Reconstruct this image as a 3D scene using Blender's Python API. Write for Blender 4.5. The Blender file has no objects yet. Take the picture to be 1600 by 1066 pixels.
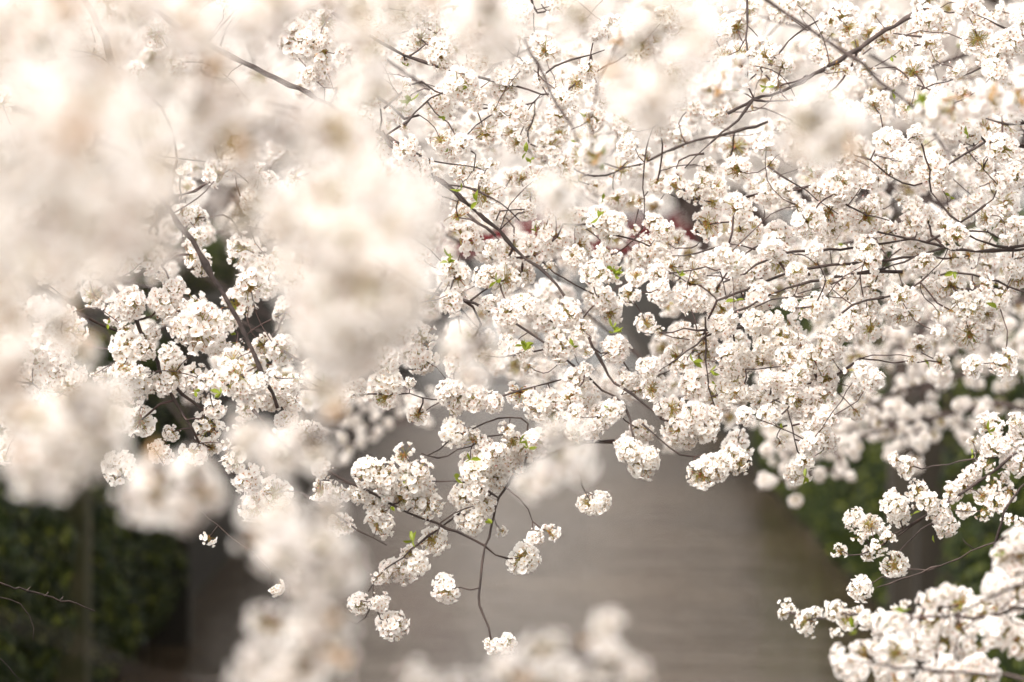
import bpy, math, random
import numpy as np
from mathutils import Vector, Matrix, Quaternion

rng = np.random.default_rng(7)
random.seed(7)
SC = bpy.context.scene
COL = SC.collection

# ------------------------------------------------------------------ camera
CAM = Vector((0.0, 0.0, 6.5))
FPX = 6000.0                      # 135 mm lens on a 36 mm sensor, in pixels of a 1600 px wide picture
PITCH = math.radians(-1.75)
YAW = math.radians(0.29)
cam_d = bpy.data.cameras.new("camera")
cam = bpy.data.objects.new("camera", cam_d)
COL.objects.link(cam)
cam.location = CAM
cam.rotation_euler = (math.pi / 2 + PITCH, 0, YAW)
cam_d.lens = 135
cam_d.sensor_width = 36
cam_d.clip_end = 2000
cam_d.dof.use_dof = True
cam_d.dof.focus_distance = 13.0
cam_d.dof.aperture_fstop = 2.5
SC.camera = cam
RM = cam.rotation_euler.to_matrix()
RIGHT, UP, FWD = RM @ Vector((1, 0, 0)), RM @ Vector((0, 1, 0)), RM @ Vector((0, 0, -1))

def at(px, py, d):
    """the point d metres away along the view, seen at that spot of the photograph"""
    return CAM + FWD * d + RIGHT * ((px - 800) / FPX * d) + UP * ((533 - py) / FPX * d)

# ------------------------------------------------------------------ sky, sun, exposure
w = bpy.data.worlds.new("World")
SC.world = w
w.use_nodes = True
nt = w.node_tree
nt.nodes.clear()
SUN_EL, SUN_ROT = math.radians(50), math.radians(-140)
sky = nt.nodes.new("ShaderNodeTexSky")
sky.sky_type = 'NISHITA'
sky.sun_disc = False
sky.sun_elevation = SUN_EL
sky.sun_rotation = SUN_ROT
sky.air_density = 1.0
sky.dust_density = 3.0
hsv = nt.nodes.new("ShaderNodeHueSaturation")
hsv.inputs['Saturation'].default_value = 0.12      # thin white overcast
mul = nt.nodes.new("ShaderNodeMix")
mul.data_type = 'RGBA'
mul.blend_type = 'MULTIPLY'
mul.inputs[0].default_value = 1.0
mul.inputs[7].default_value = (1.0, 0.968, 0.93, 1)
bg = nt.nodes.new("ShaderNodeBackground")
bg.inputs[1].default_value = 0.15
out = nt.nodes.new("ShaderNodeOutputWorld")
nt.links.new(sky.outputs[0], hsv.inputs['Color'])
nt.links.new(hsv.outputs[0], mul.inputs[6])
nt.links.new(mul.outputs[2], bg.inputs[0])
nt.links.new(bg.outputs[0], out.inputs[0])

sd = bpy.data.lights.new("sun", 'SUN')
sd.energy = 1.6
sd.angle = math.radians(28)
sd.color = (1.0, 0.955, 0.90)
sun = bpy.data.objects.new("sun", sd)
COL.objects.link(sun)
# light comes from behind the camera's left shoulder, high
sdir = Vector((math.cos(SUN_EL) * math.sin(SUN_ROT), math.cos(SUN_EL) * math.cos(SUN_ROT), math.sin(SUN_EL)))
sun.rotation_euler = sdir.to_track_quat('Z', 'Y').to_euler()
sun.location = (-20, -20, 40)

SC.view_settings.view_transform = 'Standard'
SC.view_settings.look = 'None'
SC.view_settings.gamma = 1
SC.view_settings.exposure = 1.44
SC.view_settings.use_curve_mapping = False
SC.render.engine = 'CYCLES'
try:
    SC.cycles.use_denoising = True
    SC.cycles.max_bounces = 14
    SC.cycles.diffuse_bounces = 12
    SC.cycles.glossy_bounces = 3
    SC.cycles.transmission_bounces = 4
except Exception:
    pass

# ------------------------------------------------------------------ materials
def mat(name):
    m = bpy.data.materials.new(name)
    m.use_nodes = True
    n = m.node_tree
    p = n.nodes['Principled BSDF']
    return m, n, p

def ramp(n, fac, stops):
    r = n.nodes.new("ShaderNodeValToRGB")
    e = r.color_ramp.elements
    e[0].position, e[0].color = stops[0][0], (*stops[0][1], 1)
    e[1].position, e[1].color = stops[-1][0], (*stops[-1][1], 1)
    for s in stops[1:-1]:
        k = e.new(s[0]); k.color = (*s[1], 1)
    n.links.new(fac, r.inputs[0])
    return r.outputs[0]

def noise(n, scale, detail=4, coord='Object', vscale=None, rough=0.5):
    tc = n.nodes.new("ShaderNodeTexCoord")
    t = n.nodes.new("ShaderNodeTexNoise")
    t.inputs['Scale'].default_value = scale
    t.inputs['Detail'].default_value = detail
    t.inputs['Roughness'].default_value = rough
    if vscale:
        mp = n.nodes.new("ShaderNodeMapping")
        mp.inputs['Scale'].default_value = vscale
        n.links.new(tc.outputs[coord], mp.inputs[0])
        n.links.new(mp.outputs[0], t.inputs[0])
    else:
        n.links.new(tc.outputs[coord], t.inputs[0])
    return t.outputs[0]

def leafy(name, stops, trans=0.35, rough=0.6):
    """thin tissue: colour varies from piece to piece, part of the light comes through"""
    m, n, p = mat(name)
    g = n.nodes.new("ShaderNodeNewGeometry")
    c = ramp(n, g.outputs['Random Per Island'], stops)
    p.inputs['Roughness'].default_value = rough
    p.inputs['Specular IOR Level'].default_value = 0.25
    n.links.new(c, p.inputs['Base Color'])
    t = n.nodes.new("ShaderNodeBsdfTranslucent")
    n.links.new(c, t.inputs[0])
    mx = n.nodes.new("ShaderNodeMixShader")
    mx.inputs[0].default_value = trans
    o = n.nodes['Material Output']
    n.links.new(p.outputs[0], mx.inputs[1])
    n.links.new(t.outputs[0], mx.inputs[2])
    n.links.new(mx.outputs[0], o.inputs[0])
    return m

M_PETAL = leafy("petal", [(0, (0.93, 0.89, 0.865)), (0.5, (0.955, 0.935, 0.90)), (0.85, (0.95, 0.92, 0.89)), (1, (0.92, 0.83, 0.81))], 0.5)
M_EYE = leafy("flower_eye", [(0, (0.55, 0.36, 0.12)), (0.5, (0.50, 0.18, 0.12)), (1, (0.62, 0.45, 0.14))], 0.2)
M_STALK = leafy("flower_stalk", [(0, (0.30, 0.31, 0.07)), (0.6, (0.42, 0.33, 0.09)), (1, (0.40, 0.18, 0.09))], 0.35)
M_BRACT = leafy("bract", [(0, (0.24, 0.08, 0.035)), (0.5, (0.42, 0.22, 0.05)), (1, (0.40, 0.12, 0.09))], 0.3)
M_LEAF = leafy("young_leaf", [(0, (0.15, 0.21, 0.02)), (1, (0.28, 0.32, 0.035))], 0.4, 0.45)
M_BRONZE = leafy("bronze_leaf", [(0, (0.42, 0.17, 0.10)), (0.5, (0.55, 0.30, 0.17)), (0.8, (0.44, 0.38, 0.10)), (1, (0.58, 0.28, 0.22))], 0.4, 0.5)
M_IVY = leafy("ivy_leaf", [(0, (0.008, 0.016, 0.005)), (0.55, (0.022, 0.038, 0.007)), (0.84, (0.070, 0.09, 0.012)), (1, (0.22, 0.24, 0.03))], 0.15, 0.4)  # random leaf tones; the extremes also stand in for lit and shadowed clumps

def bark(name, c0, c1):
    m, n, p = mat(name)
    n.links.new(ramp(n, noise(n, 18, 5), [(0.3, c0), (0.7, c1)]), p.inputs['Base Color'])
    p.inputs['Roughness'].default_value = 0.75
    b = n.nodes.new("ShaderNodeBump")
    b.inputs['Strength'].default_value = 0.6
    b.inputs['Distance'].default_value = 0.01
    n.links.new(noise(n, 60, 4), b.inputs['Height'])
    n.links.new(b.outputs[0], p.inputs['Normal'])
    return m
M_BARK = bark("bark", (0.022, 0.014, 0.012), (0.070, 0.046, 0.038))
M_TWIG = bark("twig_bark", (0.028, 0.014, 0.012), (0.075, 0.040, 0.032))

# water: dark river under small wind ripples, seen at a flat angle
M_WATER, n, p = mat("river_water")
n.links.new(ramp(n, noise(n, 0.25, 3, vscale=(1, 1, 1)), [(0.3, (0.050, 0.035, 0.021)), (0.7, (0.080, 0.057, 0.035))]), p.inputs['Base Color'])
p.inputs['Roughness'].default_value = 0.06
p.inputs['IOR'].default_value = 1.42
p.inputs['Specular Tint'].default_value = (1.0, 0.885, 0.76, 1)
b = n.nodes.new("ShaderNodeBump")
b.inputs['Strength'].default_value = 1.0
b.inputs['Distance'].default_value = 0.07
ad = n.nodes.new("ShaderNodeMath")
ad.operation = 'ADD'
n.links.new(noise(n, 1.0, 5, vscale=(0.7, 2.2, 1), rough=0.62), ad.inputs[0])
big = n.nodes.new("ShaderNodeMath")
big.operation = 'MULTIPLY'
big.inputs[1].default_value = 3.4
n.links.new(noise(n, 1.0, 3, vscale=(0.22, 0.95, 1), rough=0.6), big.inputs[0])
n.links.new(big.outputs[0], ad.inputs[1])
n.links.new(ad.outputs[0], b.inputs['Height'])
n.links.new(b.outputs[0], p.inputs['Normal'])

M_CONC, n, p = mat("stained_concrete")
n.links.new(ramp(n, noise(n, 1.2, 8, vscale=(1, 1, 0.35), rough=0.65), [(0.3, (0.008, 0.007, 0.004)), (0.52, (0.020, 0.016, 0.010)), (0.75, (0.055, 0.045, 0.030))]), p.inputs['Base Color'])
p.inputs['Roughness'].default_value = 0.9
M_BARE, n, p = mat("bare_concrete")
n.links.new(ramp(n, noise(n, 1.5, 8, vscale=(1, 1, 0.4), rough=0.65), [(0.3, (0.018, 0.014, 0.009)), (0.7, (0.050, 0.040, 0.028))]), p.inputs['Base Color'])
p.inputs['Roughness'].default_value = 0.9
M_MOSS, n, p = mat("mossy_concrete")
n.links.new(ramp(n, noise(n, 2.5, 8, rough=0.7), [(0.3, (0.022, 0.024, 0.008)), (0.5, (0.055, 0.055, 0.020)), (0.7, (0.11, 0.09, 0.05))]), p.inputs['Base Color'])
p.inputs['Roughness'].default_value = 0.95
M_EARTH, n, p = mat("bank_paving")
n.links.new(ramp(n, noise(n, 3, 6), [(0.3, (0.16, 0.14, 0.12)), (0.7, (0.28, 0.25, 0.22))]), p.inputs['Base Color'])
p.inputs['Roughness'].default_value = 0.9
M_RED, n, p = mat("red_paint")
n.links.new(ramp(n, noise(n, 4, 5), [(0.3, (0.13, 0.004, 0.008)), (0.7, (0.19, 0.008, 0.012))]), p.inputs['Base Color'])
p.inputs['Roughness'].default_value = 0.5
M_RAIL, n, p = mat("green_grey_rail_paint")
n.links.new(ramp(n, noise(n, 6, 4), [(0.3, (0.05, 0.07, 0.06)), (0.7, (0.09, 0.11, 0.10))]), p.inputs['Base Color'])
p.inputs['Roughness'].default_value = 0.5

# ------------------------------------------------------------------ object helpers
def link_mesh(name, me, parent=None, loc=None, mtx=None):
    o = bpy.data.objects.new(name, me)
    COL.objects.link(o)
    if parent is not None:
        o.parent = parent
    if mtx is not None:
        o.matrix_basis = mtx
    elif loc is not None:
        o.location = loc
    return o

def mesh(name, verts, faces, mats, fm=None, smooth=False):
    me = bpy.data.meshes.new(name)
    me.from_pydata([tuple(v) for v in verts], [], faces)
    for m in mats:
        me.materials.append(m)
    if fm is not None:
        me.polygons.foreach_set('material_index', np.asarray(fm, dtype=np.int32))
    if smooth:
        me.polygons.foreach_set('use_smooth', np.ones(len(me.polygons), dtype=bool))
    me.update()
    return me

def thing(name, label, cat, loc=(0, 0, 0), group=None):
    o = bpy.data.objects.new(name, None)
    o.empty_display_size = 0.1
    COL.objects.link(o)
    o.location = loc
    o['label'] = label
    o['category'] = cat
    if group:
        o['group'] = group
    return o

def box(V, F, x0, x1, y0, y1, z0, z1):
    b = len(V)
    V += [(x0, y0, z0), (x1, y0, z0), (x1, y1, z0), (x0, y1, z0), (x0, y0, z1), (x1, y0, z1), (x1, y1, z1), (x0, y1, z1)]
    F += [(b, b + 3, b + 2, b + 1), (b + 4, b + 5, b + 6, b + 7), (b, b + 1, b + 5, b + 4), (b + 1, b + 2, b + 6, b + 5), (b + 2, b + 3, b + 7, b + 6), (b + 3, b, b + 4, b + 7)]

def smooth_path(pts, step):
    """Catmull-Rom through the points, resampled about every step metres, with a slight natural wander"""
    P = np.array(pts, float)
    if len(P) < 3:
        L = np.linalg.norm(P[-1] - P[0])
        k = max(2, int(L / step) + 1)
        t = np.linspace(0, 1, k)[:, None]
        return P[0] * (1 - t) + P[-1] * t
    Q = np.vstack([2 * P[0] - P[1], P, 2 * P[-1] - P[-2]])
    res = []
    for i in range(1, len(Q) - 2):
        L = np.linalg.norm(Q[i + 1] - Q[i])
        k = max(1, int(round(L / step)))
        for j in range(k):
            t = j / k
            a, b_, c, d = Q[i - 1], Q[i], Q[i + 1], Q[i + 2]
            res.append(0.5 * ((2 * b_) + (-a + c) * t + (2 * a - 5 * b_ + 4 * c - d) * t * t + (-a + 3 * b_ - 3 * c + d) * t ** 3))
    res.append(P[-1])
    return np.array(res)

def tube(name, P, R, sides, m, parent):
    P = np.asarray(P, float)
    n = len(P)
    T = np.gradient(P, axis=0)
    T /= np.linalg.norm(T, axis=1)[:, None] + 1e-12
    ref = np.array([0.3, 0.1, 1.0]) if abs(T[0, 2]) < 0.8 else np.array([1.0, 0.2, 0.1])
    V = []
    for i in range(n):
        u = np.cross(T[i], ref); u /= np.linalg.norm(u) + 1e-9
        v = np.cross(T[i], u)
        for k in range(sides):
            a = 2 * math.pi * k / sides
            V.append(P[i] + R[i] * (math.cos(a) * u + math.sin(a) * v))
    F = []
    for i in range(n - 1):
        for k in range(sides):
            k2 = (k + 1) % sides
            F.append((i * sides + k, i * sides + k2, (i + 1) * sides + k2, (i + 1) * sides + k))
    F.append(tuple(range(sides))[::-1])
    F.append(tuple((n - 1) * sides + k for k in range(sides)))
    return link_mesh(name, mesh(name, V, F, [m], smooth=True), parent)

# ------------------------------------------------------------------ flowers
def flower_geo(openness, r, g):
    """five notched, cupped petals round a small eye; flower axis is +Z, its base at the origin"""
    V, F, M = [], [], []
    for k in range(5):
        a = 2 * math.pi * k / 5 + g.normal(0, 0.08)
        lift = math.radians(openness + g.normal(0, 7))
        L = r * g.uniform(0.9, 1.08)
        W = L * 0.50
        ca, sa = math.cos(a), math.sin(a)
        cl, sl = math.cos(lift), math.sin(lift)
        b = len(V)
        prof = [(0.08, 0, 0), (0.42, 0.72, 0.02), (0.78, 1.0, 0.07), (1.02, 0.45, 0.13), (0.90, 0, 0.08), (1.02, -0.45, 0.13), (0.78, -1.0, 0.07), (0.42, -0.72, 0.02), (0.55, 0, -0.05)]
        for (t, wv, c) in prof:
            rad = t * L * cl - c * L * sl
            z = t * L * sl + c * L * cl + abs(wv) * 0.08 * L
            V.append((rad * ca - wv * W * sa, rad * sa + wv * W * ca, z))
        F += [(b, b + 1, b + 8), (b + 1, b + 2, b + 8), (b + 2, b + 3, b + 4, b + 8), (b + 4, b + 5, b + 6, b + 8), (b + 6, b + 7, b + 8), (b + 7, b, b + 8)]
        M += [0] * 6
    b = len(V)
    e = r * 0.17
    for k in range(5):
        a = 2 * math.pi * (k + 0.5) / 5
        V.append((e * math.cos(a), e * math.sin(a), r * 0.16))
    V.append((0, 0, r * 0.30))
    F += [(b + k, b + (k + 1) % 5, b + 5) for k in range(5)]
    M += [1] * 5
    for k in range(6):      # stamens
        a = g.uniform(0, 6.28); q = g.uniform(0.2, 0.42) * r; h = g.uniform(0.35, 0.5) * r
        b = len(V)
        x, y = q * math.cos(a), q * math.sin(a)
        s = 0.045 * r
        V += [(x - s, y, h), (x + s, y, h), (x, y + s, h + s), (x * 0.2, y * 0.2, r * 0.1)]
        F += [(b, b + 1, b + 2), (b, b + 1, b + 3)]
        M += [1, 1]
    b = len(V)
    for k in range(3):      # calyx
        a = 2 * math.pi * k / 3
        V.append((0.16 * r * math.cos(a), 0.16 * r * math.sin(a), 0.02 * r))
    V.append((0, 0, -0.42 * r))
    F += [(b, b + 3, b + 1), (b + 1, b + 3, b + 2), (b + 2, b + 3, b)]
    M += [3, 3, 3]
    return V, F, M

def bud_geo(r):
    V, F = [], []
    for z, q in ((0, 0.1), (0.35, 0.34), (0.75, 0.28)):
        for k in range(4):
            a = math.pi / 2 * k
            V.append((q * r * math.cos(a), q * r * math.sin(a), z * r))
    V.append((0, 0, 1.0 * r))
    for i in range(2):
        for k in range(4):
            F.append((i * 4 + k, i * 4 + (k + 1) % 4, i * 4 + 4 + (k + 1) % 4, i * 4 + 4 + k))
    F += [(8 + k, 8 + (k + 1) % 4, 12) for k in range(4)]
    return V, F, [3] * 4 + [0] * 8

gF = np.random.default_rng(3)
FLOWERS = [flower_geo(o, 0.0178, gF) for o in (8, 16, 24, 34, 14, 45)]
FMATS = [M_PETAL, M_EYE, M_STALK, M_BRACT]
FLOWER_ME = [mesh("flower", *f[:2], FMATS, f[2]) for f in FLOWERS]

def align(zdir, roll):
    q = Vector(zdir).normalized().to_track_quat('Z', 'Y')
    return q.to_matrix() @ Matrix.Rotation(roll, 3, 'Z')

def cluster_spec(seed, n, R, elong, gap):
    """a spur with its umbels: where each flower stands and faces. +Z points away from the twig."""
    g = np.random.default_rng(seed)
    fl = []
    k = 0
    tries = 0
    pts = []
    while k < n and tries < 900:
        tries += 1
        d = g.normal(size=3); d /= np.linalg.norm(d)
        if d[2] < gap:
            continue
        if any(np.dot(d, q) > math.cos(math.radians(18.5)) for q in pts):
            continue
        pts.append(d)
        L = R * g.uniform(0.78, 1.08)
        p = d * L * np.array([1, 1, elong]) + g.normal(0, 0.004, 3)
        face = d + g.normal(0, 0.33, 3) + np.array([0, 0, 0.1])
        fl.append((p, align(face, g.uniform(0, 6.28)), int(g.integers(0, 6)), g.uniform(0.86, 1.12)))
        k += 1
    return fl, g

def core_geo(fl, g):
    """the flower stalks and the bracts where they meet"""
    V, F, M = [], [], []
    for (p, R, k, s) in fl:
        A = g.normal(0, 0.007, 3); B = np.array(p) - np.array(R @ Vector((0, 0, 0.006)))
        mid = (A + B) / 2 + g.normal(0, 0.004, 3)
        b = len(V)
        t = 0.0014
        for c in (A, mid, B):
            u = g.normal(size=3); u = np.cross(u, B - A); u /= np.linalg.norm(u) + 1e-9
            v = np.cross(u, (B - A) / (np.linalg.norm(B - A) + 1e-9))
            for q in range(3):
                a = 2.094 * q
                V.append(c + t * (math.cos(a) * u + math.sin(a) * v))
        for i in (0, 3):
            for q in range(3):
                F.append((b + i + q, b + i + (q + 1) % 3, b + i + 3 + (q + 1) % 3, b + i + 3 + q)); M.append(2)
    for _ in range(14):
        d = g.normal(size=3); d /= np.linalg.norm(d)
        u = np.cross(d, g.normal(size=3)); u /= np.linalg.norm(u)
        c = g.normal(0, 0.006, 3)
        L = g.uniform(0.010, 0.021)
        b = len(V)
        V += [c, c + d * L * 0.5 + u * 0.004, c + d * L, c + d * L * 0.5 - u * 0.004]
        F += [(b, b + 1, b + 2), (b, b + 2, b + 3)]; M += [3, 3]
    return V, F, M

def join_cluster(name, fl, g):
    V, F, M = core_geo(fl, g)
    for (p, R, k, s) in fl:
        fv, ff, fm = FLOWERS[k]
        b = len(V)
        A = np.array(fv) * s @ np.array(R).T + p
        V += list(A)
        F += [tuple(i + b for i in f) for f in ff]
        M += fm
    for _ in range(int(g.integers(1, 4))):
        d = g.normal(size=3); d /= np.linalg.norm(d)
        bv, bf, bm = bud_geo(0.014)
        b = len(V)
        A = np.array(bv) @ np.array(align(d, 0)).T + d * 0.045
        V += list(A); F += [tuple(i + b for i in f) for f in bf]; M += bm
    return mesh(name, V, F, FMATS, M)

SPECS, CLUSTER_ME, CORE_ME = [], [], []
for i in range(14):
    nfl = [52, 40, 60, 34, 46, 54, 42, 20, 50, 62, 38, 46, 58, 15][i]
    fl, g = cluster_spec(100 + i, nfl, [0.052, 0.046, 0.056, 0.044][i % 4], [1.0, 1.25, 1.0, 1.1][i % 4], [-0.55, -0.2, -0.75, -0.35][i % 4])
    SPECS.append(fl)
    CORE_ME.append(mesh("blossom_cluster", *core_geo(fl, g)[:2], FMATS, core_geo(fl, np.random.default_rng(i))[2]))
    CLUSTER_ME.append(join_cluster("blossom_cluster", fl, g))

AIRY = []
for i in range(4):
    fl, g = cluster_spec(400 + i, [22, 18, 26, 16][i], 0.056, 1.0, -0.5)
    fl = [(p, R, k, s * 1.12) for (p, R, k, s) in fl]
    SPECS.append(fl)
    CORE_ME.append(None)
    CLUSTER_ME.append(join_cluster("blossom_cluster", fl, g))
    AIRY.append(len(SPECS) - 1)

def far_cluster_geo(seed, n=20, R=0.075, r=0.03):
    """a far blossom ball: fewer, larger flower faces"""
    g = np.random.default_rng(seed)
    V, F, M = [], [], []
    for k in range(n):
        d = g.normal(size=3); d /= np.linalg.norm(d)
        p = d * R * g.uniform(0.7, 1.05)
        A = align(d + g.normal(0, 0.35, 3), g.uniform(0, 6.28))
        b = len(V)
        V.append(p + d * (-0.15 * r))
        for q in range(5):
            a = 1.2566 * q
            rr = r * g.uniform(0.85, 1.1)
            V.append(p + np.array(A @ Vector((rr * math.cos(a), rr * math.sin(a), r * 0.15))))
        F += [(b, b + 1 + q, b + 1 + (q + 1) % 5) for q in range(5)]
        M += [0] * 5
    b = len(V)
    V += [(0.012, 0, 0), (-0.012, 0.01, 0), (0, -0.012, 0.02), (0, 0, -0.02)]
    F += [(b, b + 1, b + 2), (b, b + 1, b + 3), (b + 1, b + 2, b + 3)]; M += [3, 3, 3]
    return np.array(V, float), F, M
FARS = [far_cluster_geo(50 + i) for i in range(6)]

def leaf_me(m):
    V = [(0, 0, 0), (0.006, 0.009, 0.003), (0.007, 0.020, 0.004), (0, 0.032, 0), (-0.007, 0.020, 0.004), (-0.006, 0.009, 0.003), (0, 0.010, -0.001), (0, 0.021, -0.001), (0, -0.008, -0.002)]
    F = [(0, 1, 6), (1, 2, 7, 6), (2, 3, 7), (0, 6, 5), (6, 7, 4, 5), (7, 3, 4), (8, 0, 6)]
    return mesh("leaf", V, F, [m])
LEAF_ME = leaf_me(M_LEAF)
BRONZE_ME = leaf_me(M_BRONZE)

# ------------------------------------------------------------------ growing twigs from limbs to clusters
def grow(parent, limbs, cl, origin, tipr=0.0018, cap=0.0055, alpha=0.35, maxseg=None, twig_name="twig", msides=4, wander=0.085, maxtwigs=300, g=rng, mt=None):
    """limbs: list of (P, R) in world coordinates; cl: positions of clusters. Joins every cluster to the nearest
    wood already grown and links each run of twig as an object. Returns for each cluster the direction it grows in."""
    N = [p for P, R in limbs for p in P]
    nl = len(N)
    if len(cl) == 0:
        return []
    A = np.array(list(N) + list(cl))
    n = len(cl)
    parentidx = np.full(len(A), -1)
    base = np.zeros(len(A))
    C = A[nl:]
    D = np.linalg.norm(C[:, None] - A[None, :nl], axis=2)
    best = D.min(1); bi = D.argmin(1)
    done = np.zeros(n, bool)
    for _ in range(n):
        k = int(np.where(done, 1e9, best).argmin())
        done[k] = True
        parentidx[nl + k] = bi[k]
        base[nl + k] = base[bi[k]] + np.linalg.norm(A[nl + k] - A[bi[k]])
        dd = np.linalg.norm(C - C[k], axis=1) + alpha * base[nl + k]
        upd = (dd < best) & ~done
        best[upd] = dd[upd]; bi[upd] = nl + k
    kids = {}
    for k in range(n):
        kids.setdefault(int(parentidx[nl + k]), []).append(nl + k)
    cnt = np.ones(len(A))
    order = np.argsort(base[nl:])[::-1] + nl
    for k in order:
        pi = int(parentidx[k])
        if pi >= nl:
            cnt[pi] += cnt[k]
    dirs = []
    for k in range(n):
        d = A[nl + k] - A[parentidx[nl + k]]
        L = np.linalg.norm(d)
        dirs.append(d / L if L > 1e-6 else np.array([0, 0, -1.0]))
    def rad(c):
        return min(cap, tipr * c ** 0.42)
    stack = [(i, k) for i in range(nl) for k in kids.get(i, [])]
    paths = []
    while stack:
        s, k = stack.pop()
        path = [s, k]
        while kids.get(k):
            ch = sorted(kids[k], key=lambda q: -cnt[q])
            for q in ch[1:]:
                stack.append((k, q))
            k = ch[0]
            path.append(k)
        paths.append(path)
    paths.sort(key=lambda p_: -len(p_))
    mt = mt or M_TWIG
    for path in paths[:maxtwigs]:
        P = A[path]
        # bend between the nodes
        Q = [P[0]]; Rr = [rad(cnt[path[1]])]
        for i in range(1, len(P)):
            d = P[i] - P[i - 1]
            L = np.linalg.norm(d)
            w_ = g.normal(0, 1, 3); w_ -= d * np.dot(w_, d) / (L * L + 1e-9)
            k = max(1, int(L / 0.05))
            for j in range(1, k + 1):
                t = j / (k + 1)
                Q.append(P[i - 1] + d * t + w_ * L * wander * math.sin(math.pi * t) + g.normal(0, 0.0032, 3))
                Rr.append(rad(cnt[path[i]]))
            Q.append(P[i]); Rr.append(rad(cnt[path[i]]) * (0.8 if i == len(P) - 1 else 1))
        Q = np.array(Q) - origin
        tube(twig_name, Q, Rr, msides, mt, parent)
    return dirs

def put_cluster(parent, p, d, scale, origin, hero=False, g=rng, kinds=None):
    k = int(g.integers(0, 14)) if kinds is None else kinds
    z = np.array(d) * 0.75 + g.normal(0, 0.75, 3) + np.array([0, 0, -0.15])
    R = align(z, g.uniform(0, 6.28))
    m = Matrix.Translation(Vector(p - origin)) @ R.to_4x4() @ Matrix.Diagonal((scale, scale, scale, 1))
    if not hero:
        return link_mesh("blossom_cluster", CLUSTER_ME[k], parent, mtx=m)
    c = link_mesh("blossom_cluster", CORE_ME[k], parent, mtx=m)
    for (fp, FR, fk, s) in SPECS[k]:
        link_mesh("flower", FLOWER_ME[fk], c, mtx=Matrix.Translation(Vector(fp)) @ FR.to_4x4() @ Matrix.Diagonal((s, s, s, 1)))
    return c

def put_leaves(parent, p, origin, g=rng, n=3, s=1.0, me=None):
    for _ in range(n):
        d = g.normal(size=3) + np.array([0, 0, 0.3])
        R = align(d, g.uniform(0, 6.28)) @ Matrix.Rotation(math.pi / 2, 3, 'X')
        q = s * g.uniform(0.8, 1.3)
        link_mesh("leaf", me or LEAF_ME, parent, mtx=Matrix.Translation(Vector(p - origin)) @ R.to_4x4() @ Matrix.Diagonal((q, q, q, 1)))

# ------------------------------------------------------------------ large structure: river, banks, walls, bridge
XL, XR, ZB = -5.9, 5.9, 5.0
def setting(name, V, F, m):
    o = link_mesh(name, mesh(name, V, F, [m]))
    o['kind'] = 'structure'
    return o
setting("river", [(XL - 0.3, -30, 0), (XR + 0.3, -30, 0), (XR + 0.3, 420, 0), (XL - 0.3, 420, 0)], [(0, 1, 2, 3)], M_WATER)
setting("ground", [(-900, -30, ZB), (XL - 0.6, -30, ZB), (XL - 0.6, 420, ZB), (-900, 420, ZB),
                   (XR + 0.6, -30, ZB), (900, -30, ZB), (900, 420, ZB), (XR + 0.6, 420, ZB),
                   (-900, 1500, ZB), (900, 1500, ZB)],
        [(0, 1, 2, 3), (4, 5, 6, 7), (3, 2, 7, 6, 9, 8)], M_EARTH)

def retaining_wall(side, label):
    t = thing("retaining_wall", label, "retaining wall", (side * 5.9, 100, 0), "retaining walls of the river")
    y = -30 - 100
    # cast panels with a recessed joint between them, a pilaster every second joint
    V, F = [], []
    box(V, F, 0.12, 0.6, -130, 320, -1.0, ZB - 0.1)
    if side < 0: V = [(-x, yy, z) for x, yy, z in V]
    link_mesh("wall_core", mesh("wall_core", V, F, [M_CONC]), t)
    V, F = [], []
    box(V, F, 0.0, 0.12, 0, 5.96, -1.0, ZB - 0.25)
    if side < 0: V = [(-x, yy, z) for x, yy, z in V]
    pm = mesh("wall_panel", V, F, [M_CONC])
    for k in range(10, 60):
        link_mesh("wall_panel", pm, t, loc=(0, -100 + k * 6, 0))
    V, F = [], []
    box(V, F, -0.62, 0.0, 0, 0.7, -1.0, ZB - 0.25)
    if side < 0: V = [(-x, yy, z) for x, yy, z in V]
    qm = mesh("pilaster", V, F, [M_MOSS])
    qc = mesh("pilaster", V, F, [M_BARE if side > 0 else M_CONC])
    for yy in ((45.3, 59.0) if side < 0 else (52.2, 56.2)):
        link_mesh("pilaster", qm if yy < 50 else qc, t, loc=(0, yy - 100, 0))
    V, F = [], []
    box(V, F, -0.12, 0.62, -130, 320, ZB - 0.25, ZB + 0.12)
    if side < 0: V = [(-x, yy, z) for x, yy, z in V]
    link_mesh("coping", mesh("coping", V, F, [M_CONC]), t)
    return t
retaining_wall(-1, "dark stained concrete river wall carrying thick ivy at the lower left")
retaining_wall(1, "dark stained concrete river wall with a bare grey pillar at the right")

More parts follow.
